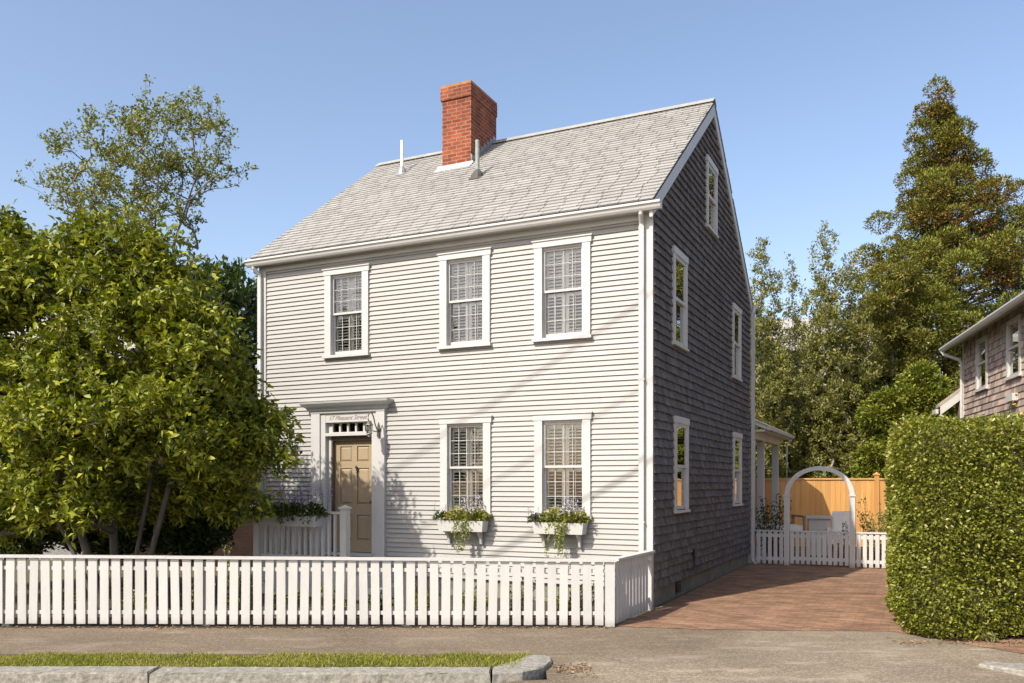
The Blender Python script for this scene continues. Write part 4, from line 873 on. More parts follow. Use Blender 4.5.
# stoop planter (hangs on the outside of the rail)
planter('railing_planter', 'long grey-white planter hanging on the stoop railing', -6.02, -4.78, -SO - 0.062, -SO - 0.27, 1.10, 1.27, brackets=False)
for i, f in enumerate((0.1, 0.37, 0.63, 0.9)):
    lab = ['dark bushy plant with violet blooms at the far left of the railing planter', 'pink and green leafy plant left of the middle of the railing planter', 'dark green plant with blue flowers right of the middle of the railing planter', 'green plant with tall purple spike at the door end of the railing planter'][i]
    bunch('bedding_plant', lab, 'flower', HW(-6.02 + 1.24 * f, -SO - 0.17, 1.28), (0.22, 0.15, 0.23), 520, 0.06, M['darkleaf'], 300 + i, [('flower', [M['purple'], M['lilac'], M['purple'], M['whitep']][i], 14, 0.026, 0.05), ('spike', [M['lilac'], M['lilac'], M['purple'], M['purple']][i], 15, 0.46, 0.028), ('trail', M['darkleaf'], 3, 0.16, 0.035)], group=GP)

# ------------------------------------------------------------------ street fence
FY = 10.45
Fn = thing('picket_fence', 'long white picket fence between the sidewalk and the front yard', 'fence', (1.195, FY, 0), 0)
def fz(x): return -(x) / 7.5                              # 0 at the right post, 1 at the left frame edge
x = -0.135; i = 0; r5 = random.Random(21)
while x > -8.7:
    t_ = fz(x); z0, z1 = 0.028 + 0.018 * t_ + r5.uniform(-0.004, 0.004), 0.795 + 0.05 * t_; lean = r5.gauss(0, 0.003) + (0.012 if i == 25 else 0)
    m = MB(); w2 = 0.052 + r5.uniform(-0.002, 0.002); dy_ = r5.uniform(-0.0015, 0.0015)
    vs = [(x - w2 - lean, -0.055 + dy_, z0), (x + w2 - lean, -0.055 + dy_, z0), (x + w2 - lean, -0.037, z0), (x - w2 - lean, -0.037, z0), (x - w2 + lean, -0.055, z1), (x + w2 + lean, -0.055, z1), (x + w2 + lean, -0.037, z1), (x - w2 + lean, -0.037, z1)]
    m.add(vs, [(3, 2, 1, 0), (4, 5, 6, 7), (0, 1, 5, 4), (1, 2, 6, 5), (2, 3, 7, 6), (3, 0, 4, 7)], r5.random()); m.build('picket', M['fence'], Fn)
    x -= 0.1435; i += 1
def sloped(m, x0, x1, y0, y1, zA, zB, h):                 # zA at x=0, zB at x=-7.5
    f = lambda x: zA + (zB - zA) * fz(x)
    m.add([(x0, y0, f(x0)), (x1, y0, f(x1)), (x1, y1, f(x1)), (x0, y1, f(x0)), (x0, y0, f(x0) + h), (x1, y0, f(x1) + h), (x1, y1, f(x1) + h), (x0, y1, f(x0) + h)], [(3, 2, 1, 0), (4, 5, 6, 7), (0, 1, 5, 4), (1, 2, 6, 5), (2, 3, 7, 6), (3, 0, 4, 7)])
for zA, zB in ((0.145, 0.165), (0.66, 0.705)):
    m = MB(); sloped(m, -8.7, -0.061, -0.0365, 0.002, zA, zB, 0.045); m.build('rail', M['fence'], Fn)
m = MB(); sloped(m, -5.399, 0.075, -0.085, 0.03, 0.798, 0.851, 0.03); m.build('cap_rail', M['fence'], Fn)
m = MB(); sloped(m, -8.7, -5.402, -0.085, 0.03, 0.8, 0.853, 0.03); m.build('cap_rail', M['fence'], Fn)
m = MB(); m.box(-0.06, 0.055, -0.06, 0.055, 0.0, 0.797); m.build('post', M['fence'], Fn)
for x in (-2.5, -4.95, -7.4): m = MB(); m.box(x - 0.045, x + 0.045, 0.003, 0.093, 0.0, 0.79); m.build('post', M['fence'], Fn)
# return to the house corner
rx, ry = 0.70, 1.37; rl = math.hypot(rx, ry); ra = math.atan2(ry, rx); Mr = Matrix.Rotation(ra, 4, 'Z')
for k_ in range(10):
    d = 0.135 + k_ * 0.128; m = MB(); m.box(d - 0.047, d + 0.047, -0.055, -0.037, 0.03 + 0.004 * k_ * 0, 0.795, None, 0, Mr); m.build('picket', M['fence'], Fn)
for z0 in (0.145, 0.66): m = MB(); m.box(0.085, rl - 0.07, -0.0365, 0.002, z0, z0 + 0.045, None, 0, Mr); m.build('rail', M['fence'], Fn)
m = MB(); m.box(0.085, rl + 0.02, -0.085, 0.03, 0.798, 0.829, None, 0, Mr); m.build('cap_rail', M['fence'], Fn)
m = MB(); m.box(rl - 0.07, rl + 0.015, -0.06, 0.03, 0.0, 0.797, None, 0, Mr); m.build('post', M['fence'], Fn)

# ------------------------------------------------------------------ garden arbor, gate and back fence (along the line of the house's back)
BV = 7.45
def back_fence(name, label, x0, x1):
    o = thing(name, label, 'fence', HW((x0 + x1) / 2, BV), -YAW); cx = (x0 + x1) / 2; a, b = x0 - cx, x1 - cx
    n = int(round((b - a) / 0.118)); 
    for k in range(n):
        c_ = a + (k + 0.5) * (b - a) / n; m = MB(); m.box(c_ - 0.038, c_ + 0.038, -0.05, -0.032, 0.02, 0.715); m.build('picket', M['fence'], o)
    for z0 in (0.10, 0.60): m = MB(); m.box(a, b, -0.0315, 0.0, z0, z0 + 0.07); m.build('rail', M['fence'], o)
    m = MB(); m.box(a, b, -0.07, 0.02, 0.718, 0.75); m.build('cap_rail', M['fence'], o)
back_fence('picket_fence', 'short white picket fence section between house corner and arbor', 0.15, 0.74)
back_fence('picket_fence', 'short white picket fence section between arbor and hedge', 2.165, 3.6)
Ar = thing('garden_arbor', 'white arched garden arbor with a picket gate at the end of the driveway', 'arbor', HW(1.45, BV), -YAW)
for px_ in (-0.655, 0.655):
    m = MB(); m.box(px_ - 0.055, px_ + 0.055, -0.06, 0.06, 0.0, 1.485); m.build('post', M['fence'], Ar)
    m = MB(); m.box(px_ - 0.075, px_ + 0.075, -0.08, 0.08, 1.4855, 1.515); m.build('capital', M['fence'], Ar)
m = MB(); nA = 40; ro, ri = 0.70, 0.60; vs = []; fs = []; hz = 0.86
for k in range(nA + 1):
    a = pi * k / nA
    for r_ in (ro, ri):
        for y in (-0.05, 0.05): vs.append((r_ * cos(a), y, 1.5155 + r_ * sin(a) * hz))
for k in range(nA): b = k * 4; n_ = b + 4; fs += [(b, n_, n_ + 1, b + 1), (b + 2, b + 3, n_ + 3, n_ + 2), (b, b + 2, n_ + 2, n_), (b + 1, n_ + 1, n_ + 3, b + 3)]
fs += [(0, 1, 3, 2), (nA * 4, nA * 4 + 2, nA * 4 + 3, nA * 4 + 1)]
m.add(vs, fs); m.build('arch', M['fence'], Ar)
m = MB()
for z0 in (0.12, 0.60): m.box(-0.585, 0.585, -0.0315, 0.0, z0, z0 + 0.07)
m.box(-0.595, 0.595, -0.065, 0.02, 0.718, 0.748)
gt = m.build('gate', M['fence'], Ar)
for k in range(11):
    c_ = -0.545 + k * 0.109; m = MB(); m.box(c_ - 0.037, c_ + 0.037, -0.05, -0.032, 0.04, 0.7175); m.build('picket', M['fence'], gt)

# ------------------------------------------------------------------ cedar fence and garden furniture
Cd = thing('cedar_fence', 'tall new orange cedar board fence closing the back yard', 'fence', (9.0, 23.3, 0), -R(3))
m = MB(); x = -3.0; r6 = random.Random(8)
while x < 4.6:
    wd = 0.135; m.box(x, x + wd - 0.004, r6.uniform(-0.002, 0.002), 0.02, 0.03, 1.86); x += wd
m.build('board_panel', M['cedar'], Cd)
m = MB(); m.box(-3.0, 4.6, -0.03, 0.05, 1.861, 1.90); m.build('cap_rail', M['cedar'], Cd)
m = MB(); m.box(-3.0, 4.6, 0.021, 0.06, 0.3, 0.39); m.box(-3.0, 4.6, 0.021, 0.06, 1.5, 1.59); m.build('back_rail', M['cedar'], Cd)
for x in (-2.6, 0.93, 4.3):
    m = MB(); m.box(x - 0.06, x + 0.06, -0.035, -0.004, 0.0, 1.98); m.box(x - 0.08, x + 0.08, -0.05, 0.06, 1.981, 2.02); m.add([(x - 0.05, -0.03, 2.02), (x + 0.05, -0.03, 2.02), (x + 0.05, 0.04, 2.02), (x - 0.05, 0.04, 2.02), (x, 0.0, 2.07)], [(0, 1, 4), (1, 2, 4), (2, 3, 4), (3, 0, 4)]); m.build('post', M['cedar'], Cd)
# fire table
T = thing('patio_table', 'pale square cast-stone patio table between sofa and armchair', 'table', (7.55, 21.0, 0), -0.3)
m = MB(); m.box(-0.25, 0.25, -0.25, 0.25, 0.0, 0.90); m.build('base', M['stone_table'], T)
m = MB(); m.box(-0.31, 0.31, -0.31, 0.31, 0.901, 0.955); m.build('table_top', M['stone_table'], T)
Ac = thing('outdoor_armchair', 'white upholstered outdoor armchair seen through the arbor', 'chair', (8.00, 20.7, 0), -0.45)
m = MB(); m.box(-0.40, 0.40, -0.40, 0.35, 0.30, 0.48); m.build('seat', M['cloth'], Ac)
m = MB(); m.prism([(-0.42, 0.30), (0.42, 0.30), (0.42, 1.02), (0.38, 1.07), (-0.38, 1.07), (-0.42, 1.02)], 'y', 0.36, 0.52); m.build('backrest', M['cloth'], Ac)
for s in (-1, 1): m = MB(); m.box(s * 0.41, s * 0.49, -0.40, 0.35, 0.28, 0.68); m.build('armrest', M['cloth'], Ac)
for sx in (-1, 1):
    for sy in (-0.36, 0.44): m = MB(); m.box(sx * 0.40 - 0.025, sx * 0.40 + 0.025, sy - 0.025, sy + 0.025, 0.0, 0.299); m.build('leg', M['teak'], Ac)
Ac.scale = (0.62, 0.8, 1.0)
So = thing('outdoor_sofa', 'low teak-framed outdoor sofa with light cushions left of the stone table', 'sofa', (6.35, 20.6, 0), 0.0)
m = MB(); m.box(-0.9, 0.55, -0.35, 0.4, 0.62, 0.76); m.build('seat_cushion', M['cloth'], So)
m = MB(); m.box(-0.95, 0.6, -0.4, 0.45, 0.52, 0.61); m.box(0.55, 0.6, -0.4, -0.34, 0.611, 0.95); m.box(0.55, 0.6, 0.39, 0.45, 0.611, 0.95); m.box(0.54, 0.61, -0.4, 0.45, 0.9505, 0.99); m.build('frame', M['teak'], So)
for sx in (-0.9, 0.55):
    for sy in (-0.36, 0.41): m = MB(); m.box(sx - 0.03, sx + 0.03, sy - 0.03, sy + 0.03, 0.0, 0.519); m.build('leg', M['teak'], So)

# ------------------------------------------------------------------ neighbours
# right: brown shingled house
nd = Vector((-0.258, -0.966, 0)).normalized(); Nb = thing('shingled_cottage', 'brown shingled neighbouring house with white windows rising behind the hedge', 'house', (13.5, 25.5, 0), math.atan2(nd.y, nd.x))
# local x = along wall toward the camera, local y: +y = left normal of direction -> into the house is which side?
yi = 1.0
inn = Vector((-nd.y, nd.x, 0))                      # +y local in world
side_sign = 1 if inn.x > 0 else -1                  # +1: +y local points right (into the house)
S_ = side_sign
def nb(m, x0, x1, y0, y1, z0, z1, tone=None): m.box(x0, x1, S_ * y0, S_ * y1, z0, z1, tone)
wins = [(1.50, 2.62, 4.38, 5.78), (4.36, 5.46, 4.38, 5.78)]
m = MB()
z = 0.2
r7 = random.Random(3)
while z < 6.0:
    for p, q in segs(0.0, 11.0, z + 0.08, wins):
        x = p
        while x < q:
            x2 = min(q, x + r7.uniform(0.12, 0.26)); m.prism([(S_ * 0.0, z + 0.175), (S_ * 0.0, z), (-S_ * 0.028, z), (-S_ * 0.004, z + 0.175)], 'x', x, x2 - 0.004, r7.random()); x = x2
    z += 0.17
m.build('shingle_wall', M['shingle2'], Nb)
m = MB(); wall_with_ops(m, 0.0, 11.0, 0.0, 6.05, wins, lambda a, b, c, d: nb(m, a, b, 0.003, 0.2, c, d)); nb(m, 0.0, 0.2, 0.201, 7.0, 0, 6.05); nb(m, 10.8, 11, 0.201, 7.0, 0, 6.05); m.build('wall', M['shingle2'], Nb)
m = MB(); pz = lambda y: 5.80 + (y + 0.5) * 0.52
def P2(y, z): return (S_ * y, z)
m.prism([P2(-0.5, pz(-0.5)), P2(-0.5, pz(-0.5) + 0.07), P2(3.4, pz(3.4) + 0.07), P2(3.4, pz(3.4))], 'x', -0.35, 11.3); m.prism([P2(3.401, pz(3.4)), P2(3.401, pz(3.4) + 0.07), P2(7.4, pz(-0.5) + 0.07), P2(7.4, pz(-0.5))], 'x', -0.35, 11.3)
rf = m.build('roof', M['trim'], Nb)
m = MB()
for k in range(60): xx = -0.38 + k * 0.195; m.prism([P2(-0.53, pz(-0.53) + 0.072), P2(-0.53, pz(-0.53) + 0.10 + 0.01 * r7.random()), P2(3.4, pz(3.4) + 0.09), P2(3.4, pz(3.4) + 0.072)], 'x', xx, xx + 0.19, r7.random())
m.build('roof_shingles', M['roof2'], rf)
m = MB(); m.prism([P2(-0.501, 5.74), P2(-0.501, 5.86), P2(-0.61, 5.86), P2(-0.61, 5.82), P2(-0.58, 5.76)], 'x', -0.4, 11.3); m.build('gutter', M['trim'], Nb)
for k in range(22):
    m = MB(); xx = 0.1 + k * 0.5; m.prism([P2(0.0, pz(0) - 0.001), P2(-0.49, pz(-0.49) - 0.001), P2(-0.49, pz(-0.49) - 0.05), P2(0.0, pz(0) - 0.10)], 'x', xx, xx + 0.05); m.build('rafter_tail', M['trim'], Nb)
for (a, b, c_, d) in wins:
    m = MB(); nb(m, a - 0.0, a + 0.12, -0.05, 0.02, c_, d); nb(m, b - 0.12, b, -0.05, 0.02, c_, d); nb(m, a + 0.1205, b - 0.1205, -0.05, 0.02, d - 0.12, d); nb(m, a + 0.1205, b - 0.1205, -0.03, 0.0, (c_ + d) / 2 - 0.03, (c_ + d) / 2 + 0.03)
    f = m.build('window', M['trim'], Nb); m = MB(); nb(m, a - 0.05, b + 0.05, -0.09, 0.02, c_ - 0.07, c_ - 0.001); m.build('sill', M['trim'], f)
    m = MB(); nb(m, a + 0.1, b - 0.1, 0.01, 0.014, c_, d); m.build('pane', M['sglass'], f); m = MB(); nb(m, a, b, 0.21, 0.25, c_, d); m.build('room', M['room'], f)
m = MB(); m.tube([(-0.25, -S_ * 0.55, 5.76), (-0.2, -S_ * 0.5, 5.66), (0.03, -S_ * 0.12, 5.45), (0.03, -S_ * 0.07, 5.35), (0.03, -S_ * 0.07, 0.2)], 0.05, 8); m.build('downspout', M['trim'], Nb)
m = MB(); nb(m, 0.0, 0.10, -0.035, -0.001, 0.2, 6.0); m.build('corner_board', M['trim'], Nb)
m = MB(); m.prism([P2(0.1, 4.66), P2(-0.66, 4.06), P2(-0.66, 4.14), P2(0.1, 4.74)], 'x', -0.55, -0.05, 0.4); m.build('lean_to_roof', M['roof2'], Nb)
m = MB(); m.prism([P2(0.1, 4.40), P2(-0.63, 3.82), P2(-0.63, 4.075), P2(0.1, 4.655)], 'x', -0.10, -0.05); m.prism([P2(-0.685, 3.86), P2(-0.76, 3.86), P2(-0.76, 4.00), P2(-0.685, 4.00)], 'x', -0.55, -0.05); m.prism([P2(-0.66, 3.83), P2(-0.60, 3.83), P2(-0.20, 3.50), P2(-0.26, 3.50)], 'x', -0.10, -0.05); m.build('lean_to_trim', M['trim'], Nb)
m = MB(); nb(m, -0.55, -0.101, -0.1, 0.1, 0.0, 4.3); m.build('lean_to_wall', M['shingle2'], Nb)
m = MB(); nb(m, 4.75, 5.25, -0.16, -0.03, 3.75, 3.93); m.build('vent_hood', M['trim'], Nb)
m = MB(); nb(m, 2.9, 3.25, 2.9, 3.25, 7.0, 8.6); m.build('chimney', M['oldbrick'], Nb)
# distant grey house behind the upright trees
Bg = thing('grey_house', 'distant grey shingled house with white trim glimpsed through the upright trees', 'house', (15.5, 42, 0), R(-12))
m = MB(); z = 0
while z < 8.6: m.prism([(0.0, z + 0.22), (0.0, z), (-0.05, z), (-0.006, z + 0.22)], 'x', -4.5, 4.2); z += 0.22
m.box(-4.5, 4.2, 0.001, 7, 0, 8.6); m.build('wall', M['greyside'], Bg)
m = MB(); m.prism([(-0.4, 8.5), (3.5, 10.6), (7.4, 8.5), (7.4, 8.3), (3.5, 10.4), (-0.4, 8.3)], 'x', -4.8, 4.5); m.build('roof', M['roof'], Bg)
for (x, z) in ((-2.6, 6.2), (0.4, 6.2), (2.6, 6.2), (-2.6, 2.8), (1.6, 2.8)):
    m = MB(); m.box(x - 0.6, x - 0.45, -0.12, -0.051, z, z + 1.7); m.box(x + 0.45, x + 0.6, -0.12, -0.051, z, z + 1.7); m.box(x - 0.6, x + 0.6, -0.13, -0.051, z + 1.701, z + 1.85); m.box(x - 0.65, x + 0.65, -0.15, -0.051, z - 0.12, z - 0.001); m.box(x - 0.449, x + 0.449, -0.1, -0.06, z + 0.8, z + 0.86)
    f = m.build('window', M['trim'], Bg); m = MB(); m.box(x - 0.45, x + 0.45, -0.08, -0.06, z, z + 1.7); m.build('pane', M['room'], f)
m = MB(); m.box(-4.6, 4.3, -0.16, -0.051, 5.2, 5.4); m.build('belt_board', M['trim'], Bg)
# left: dark brick neighbour behind the magnolia
Bl = thing('brick_house', 'dark brick neighbouring house mostly hidden behind the big magnolia', 'house', (-10.2, 19.5, 0), R(-6))
m = MB(); m.box(-5, 1.4, 0, 7, 0, 4.6); m.prism([(0.0, 4.6), (7.0, 4.6), (3.5, 6.6)], 'x', -5, 1.4); m.build('wall', M['greyside'], Bl)
m = MB(); m.prism([(-0.4, 4.55), (3.5, 6.75), (7.4, 4.55), (7.4, 4.4), (3.5, 6.6), (-0.4, 4.4)], 'x', -5.3, 1.6); m.build('roof', M['roof'], Bl)
m = MB(); m.box(1.41, 5.0, -1.0, 6, 0, 2.6); m.build('brick_wing', M['oldbrick'], Bl)
m = MB(); m.box(2.0, 5.1, -1.16, -1.001, 1.22, 1.30); m.build('stone_ledge', M['granite'], Bl)
m = MB(); m.box(1.41, 5.2, -1.2, 6.2, 2.61, 2.72); m.build('wing_roof', M['roof'], Bl)
for x in (-3.4, -0.8):
    for z in (0.9, 3.0):
        m = MB(); m.box(x - 0.55, x - 0.42, -0.06, -0.001, z, z + 1.3); m.box(x + 0.42, x + 0.55, -0.06, -0.001, z, z + 1.3); m.box(x - 0.55, x + 0.55, -0.07, -0.001, z + 1.301, z + 1.42); m.box(x - 0.6, x + 0.6, -0.09, -0.001, z - 0.08, z - 0.001); m.box(x - 0.419, x + 0.419, -0.05, -0.02, z + 0.6, z + 0.66)
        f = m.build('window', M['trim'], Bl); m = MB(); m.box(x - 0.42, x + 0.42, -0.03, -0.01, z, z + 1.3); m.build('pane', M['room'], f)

# ------------------------------------------------------------------ trees
def pxw(px, py, Y): return ((px - 512) / 853.5 * Y, Y, 1.75 + (483.7 - py) / 853.5 * Y)     # where a sight line meets depth Y
def lump(px, py, Y, rx, rz, ry):
    k = Y / 853.5; x, y, z = pxw(px, py, Y); return (x, y, z, rx * k, ry, rz * k)
mag = [lump(10, 287, 11.9, 80, 102, 1.0), lump(100, 308, 11.55, 85, 92, 0.75), lump(162, 297, 11.5, 65, 76, 0.75), lump(205, 352, 11.45, 50, 75, 0.65), lump(60, 420, 11.3, 95, 85, 0.9), lump(150, 410, 11.3, 90, 85, 0.9),
       lump(-70, 350, 12.1, 95, 130, 1.1), lump(222, 430, 11.8, 45, 65, 0.7), lump(256, 425, 11.8, 28, 50, 0.4), lump(60, 420, 12.5, 110, 70, 0.7), lump(20, 500, 12.3, 60, 35, 0.6), lump(190, 490, 12.5, 60, 32, 0.6), lump(80, 500, 12.4, 50, 28, 0.5), lump(-70, 480, 12.0, 75, 45, 0.8), lump(95, 500, 11.3, 36, 13, 0.35), lump(30, 488, 11.3, 34, 12, 0.35), lump(85, 530, 11.2, 20, 10, 0.2), lump(175, 478, 11.5, 40, 18, 0.4), lump(130, 500, 12.5, 60, 28, 0.5), lump(232, 478, 12.2, 38, 40, 0.5), lump(225, 385, 11.6, 36, 55, 0.5), lump(272, 430, 11.9, 28, 55, 0.35), lump(285, 440, 11.9, 18, 36, 0.25)]  # low lump beyond the left frame edge is added to shade the stems
trk = []
for i, (bx, tx_, ty, tz) in enumerate([(-5.62, -6.6, 11.8, 3.6), (-5.45, -5.5, 11.6, 3.9), (-5.3, -4.6, 11.6, 3.8), (-5.15, -4.2, 11.7, 3.0), (-5.7, -7.2, 12.0, 3.0)]):
    trk.append([(bx, 11.75, 0.0), (bx + (tx_ - bx) * 0.12, 11.73, 0.5), (bx + (tx_ - bx) * 0.3, 11.7, 1.1), (bx + (tx_ - bx) * 0.5, 11.7, 1.8), (bx + (tx_ - bx) * 0.75, (11.7 + ty) / 2, 2.7), (tx_, ty, tz)])
tree('magnolia_tree', 'large multi-stemmed magnolia tree with big glossy leaves at the left of the house', (-5.4, 11.75, 0), trk, sublumps(mag, 420, 0.33, np.random.default_rng(4), 0.6, 0.25), 4700, 10, 0.118, 0.08, M['magnolia'], M['shadebark'], 21, 0.004, 0.055, shell=0.35, mult=3, up=0.25, rand=0.85, wl=0.42, droop=0.25, fold=0.2)
# tall thin tree behind
Yt = 25.0
sp = [lump(160, 132, Yt, 42, 46, 2.0), lump(205, 125, Yt, 35, 30, 1.8), lump(120, 150, Yt, 40, 40, 2.0), lump(75, 150, Yt, 32, 24, 1.6), lump(55, 185, Yt, 32, 26, 1.6), lump(100, 195, Yt, 45, 35, 2.0), lump(165, 185, Yt, 50, 45, 2.2), lump(215, 165, Yt, 32, 18, 1.4), lump(195, 225, Yt, 22, 20, 1.2), lump(130, 230, Yt, 55, 30, 2.0), lump(194, 88, Yt, 10, 16, 0.6), lump(165, 90, Yt, 10, 14, 0.6)]
b = pxw(150, 483.7, Yt); 
tr_ = [[(b[0], Yt, 0), (b[0] + 0.1, Yt, 3), (b[0] + 0.1, Yt, 5.5), pxw(155, 230, Yt), pxw(158, 180, Yt), pxw(165, 130, Yt)], [(b[0] + 0.05, Yt, 4), pxw(130, 250, Yt), pxw(100, 200, Yt), pxw(70, 165, Yt)], [(b[0] + 0.05, Yt, 4.2), pxw(175, 240, Yt), pxw(195, 180, Yt), pxw(205, 120, Yt)]]
tree('slender_tree', 'tall airy tree with sparse small leaves against the sky behind the magnolia', (b[0], Yt, 0), tr_, sublumps(sp, 230, 0.34, np.random.default_rng(6), 0.8, 0.3), 2300, 7, 0.105, 0.10, M['sparse'], M['bark'], 5, 0.004, 0.12, shell=0.3, up=0.4, rand=0.9, wl=0.55)
# dense dark trees beside the house
Yd = 22.0
def blobtree(name, label, px, Y, lumps, nt, nper, leaf, sprd, mat, seed, bark=None, **kw):
    b = pxw(px, 483.7, Y); top = max(l[2] for l in lumps); return tree(name, label, (b[0], Y, 0), [[(b[0], Y, 0), (b[0] + 0.05, Y, top * 0.3), (b[0] - 0.05, Y, top * 0.6), (b[0], Y, top * 0.92)]], lumps, nt, nper, leaf, sprd, mat, bark or M['bark'], seed, **kw)
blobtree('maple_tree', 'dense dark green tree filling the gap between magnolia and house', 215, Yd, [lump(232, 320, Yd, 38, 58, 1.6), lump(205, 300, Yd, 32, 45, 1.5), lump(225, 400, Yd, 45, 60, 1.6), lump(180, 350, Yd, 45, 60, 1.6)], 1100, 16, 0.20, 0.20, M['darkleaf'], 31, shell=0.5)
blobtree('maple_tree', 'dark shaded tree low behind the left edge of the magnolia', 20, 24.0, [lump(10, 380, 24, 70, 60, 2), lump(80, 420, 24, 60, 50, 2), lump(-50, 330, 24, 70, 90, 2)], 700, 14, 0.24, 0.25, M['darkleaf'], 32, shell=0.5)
# dark underplanting behind the magnolia stems
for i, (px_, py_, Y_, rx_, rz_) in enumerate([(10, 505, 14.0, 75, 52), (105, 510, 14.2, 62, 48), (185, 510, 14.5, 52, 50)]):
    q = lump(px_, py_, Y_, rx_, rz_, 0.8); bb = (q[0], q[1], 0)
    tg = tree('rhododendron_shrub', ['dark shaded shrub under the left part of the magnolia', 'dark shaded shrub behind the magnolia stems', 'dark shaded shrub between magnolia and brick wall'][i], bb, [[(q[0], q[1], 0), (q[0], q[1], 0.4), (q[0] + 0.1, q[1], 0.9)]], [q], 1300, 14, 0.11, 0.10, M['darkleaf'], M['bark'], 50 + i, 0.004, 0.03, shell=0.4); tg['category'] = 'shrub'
# upright trees on the right
for i, (px_, tp, Y_, wdt) in enumerate([(762, 236, 27.5, 27), (793, 252, 29.5, 23), (824, 224, 28, 29), (853, 250, 28.6, 27)]):
    k_ = Y_ / 853.5; ls = []
    gg = random.Random(60 + i)
    for q in range(11):
        f = q / 10; yy = tp + 14 + (450 - tp) * f; ww = wdt * (0.4 + 0.85 * min(1, f * 1.8)); ls.append(lump(px_ + gg.uniform(-5, 5), yy, Y_, ww, 23, ww * k_ * 0.9))
    lab = ['narrow upright tree with mottled leaves right behind the house gable', 'shorter upright tree, second from the house gable', 'tallest narrow upright tree with bare twig tips in the middle of the row', 'dense upright tree at the right end of the row beside the conifer'][i]
    ls = [(a_[0], a_[1], a_[2], a_[3] * 0.8, a_[4] * 0.8, a_[5]) for a_ in ls] + sublumps(ls, 45, 0.34, np.random.default_rng(160 + i), 1.0, 0.6)
    blobtree('hornbeam_tree', lab, px_, Y_, ls, [1500, 950, 1900, 1700][i], 14, 0.11, 0.12, M['upright'], 70 + i, bark=M['palebark'], shell=0.35, r_tip=0.004, r_max=0.07, group='upright trees behind the cedar fence')
# cryptomeria
Yc = 34.0; kc = Yc / 853.5
g = np.random.default_rng(77); ls = []
def halfw(y): return np.interp(y, [78, 100, 140, 200, 240, 300, 360, 460], [3, 15, 27, 50, 80, 102, 108, 108])
def cx_(y): return np.interp(y, [78, 140, 200, 300, 460], [938, 940, 948, 960, 965])
ls.append((pxw(937, 90, Yc)[0], Yc, pxw(937, 90, Yc)[2], 0.42, 0.42, 0.45))
yy = 106.0
while yy < 475:
    hw_ = halfw(yy) * kc; sz = np.interp(yy, [100, 200, 460], [0.46, 0.62, 0.80]); nn = max(4, int(2 * pi * hw_ * 0.8 / (sz * 1.35)))
    for q in range(nn):
        a = 2 * pi * (q + g.random() * 0.5) / nn + yy * 1.7; rr = hw_ * g.uniform(0.45, 1.12) - sz * 0.45; rr = max(rr, 0.05); x0, _, z0 = pxw(cx_(yy), yy + g.uniform(-12, 12), Yc); s_ = sz * g.uniform(0.6, 1.15)
        ls.append((x0 + cos(a) * rr, Yc + sin(a) * rr, z0, s_, s_, s_ * 0.8))
    yy += np.interp(yy, [100, 460], [17, 27])
LS = np.array(ls); n = 330000; wgt = LS[:, 3] ** 2; chn = g.choice(len(LS), n, p=wgt / wgt.sum()); d = norm(g.normal(size=(n, 3)) + np.array([0, -0.15, 0.25])); rr = 0.6 + 0.42 * g.random(n) ** 0.45
bump = 1 + 0.22 * np.sin(d[:, 0] * 6 + chn * 1.7) * np.sin(d[:, 1] * 5 + d[:, 2] * 6 + chn); P = LS[chn, :3] + d * LS[chn, 3:6] * (rr * bump)[:, None]
Cr = thing('cryptomeria_tree', 'very tall cone-shaped conifer with green and rusty brown clumps behind the cottage', 'tree', (pxw(955, 0, Yc)[0], Yc, 0), 0); bC = np.array(Cr.location)
D = d * 1.0 + g.normal(size=(n, 3)) * 0.45 + np.array([0, 0, 0.3]); Ln = 0.07 + 0.07 * g.random(n)
brown = g.random(len(LS)) * 0.75 + np.interp(LS[:, 2], [3, 9, 17], [-0.8, -0.25, -0.02]); mixv = np.clip(brown[chn] + g.normal(size=n) * 0.25 - (rr - 0.85) * 1.6 - d[:, 2] * 0.3, 0, 1)
leaves_obj('crown', P - bC, D, Ln, Ln * 0.42, g.random(n), M['crypto'], Cr, g, 0.4, 0.0, mixv)
tk = MB(); tk.tube([(0, 0, 0), (-0.1, 0, 6), (-0.3, 0, 12), tuple(np.array(pxw(938, 86, Yc)) - bC)], [0.45, 0.35, 0.2, 0.03], 10)
for q in LS[::2]: p = q[:3] - bC; tk.tube([(-0.2 * p[2] / 12, 0, max(0.5, p[2] - 0.8)), tuple(p)], [0.07, 0.02], 5)
tk.build('trunk', M['redbark'], Cr)
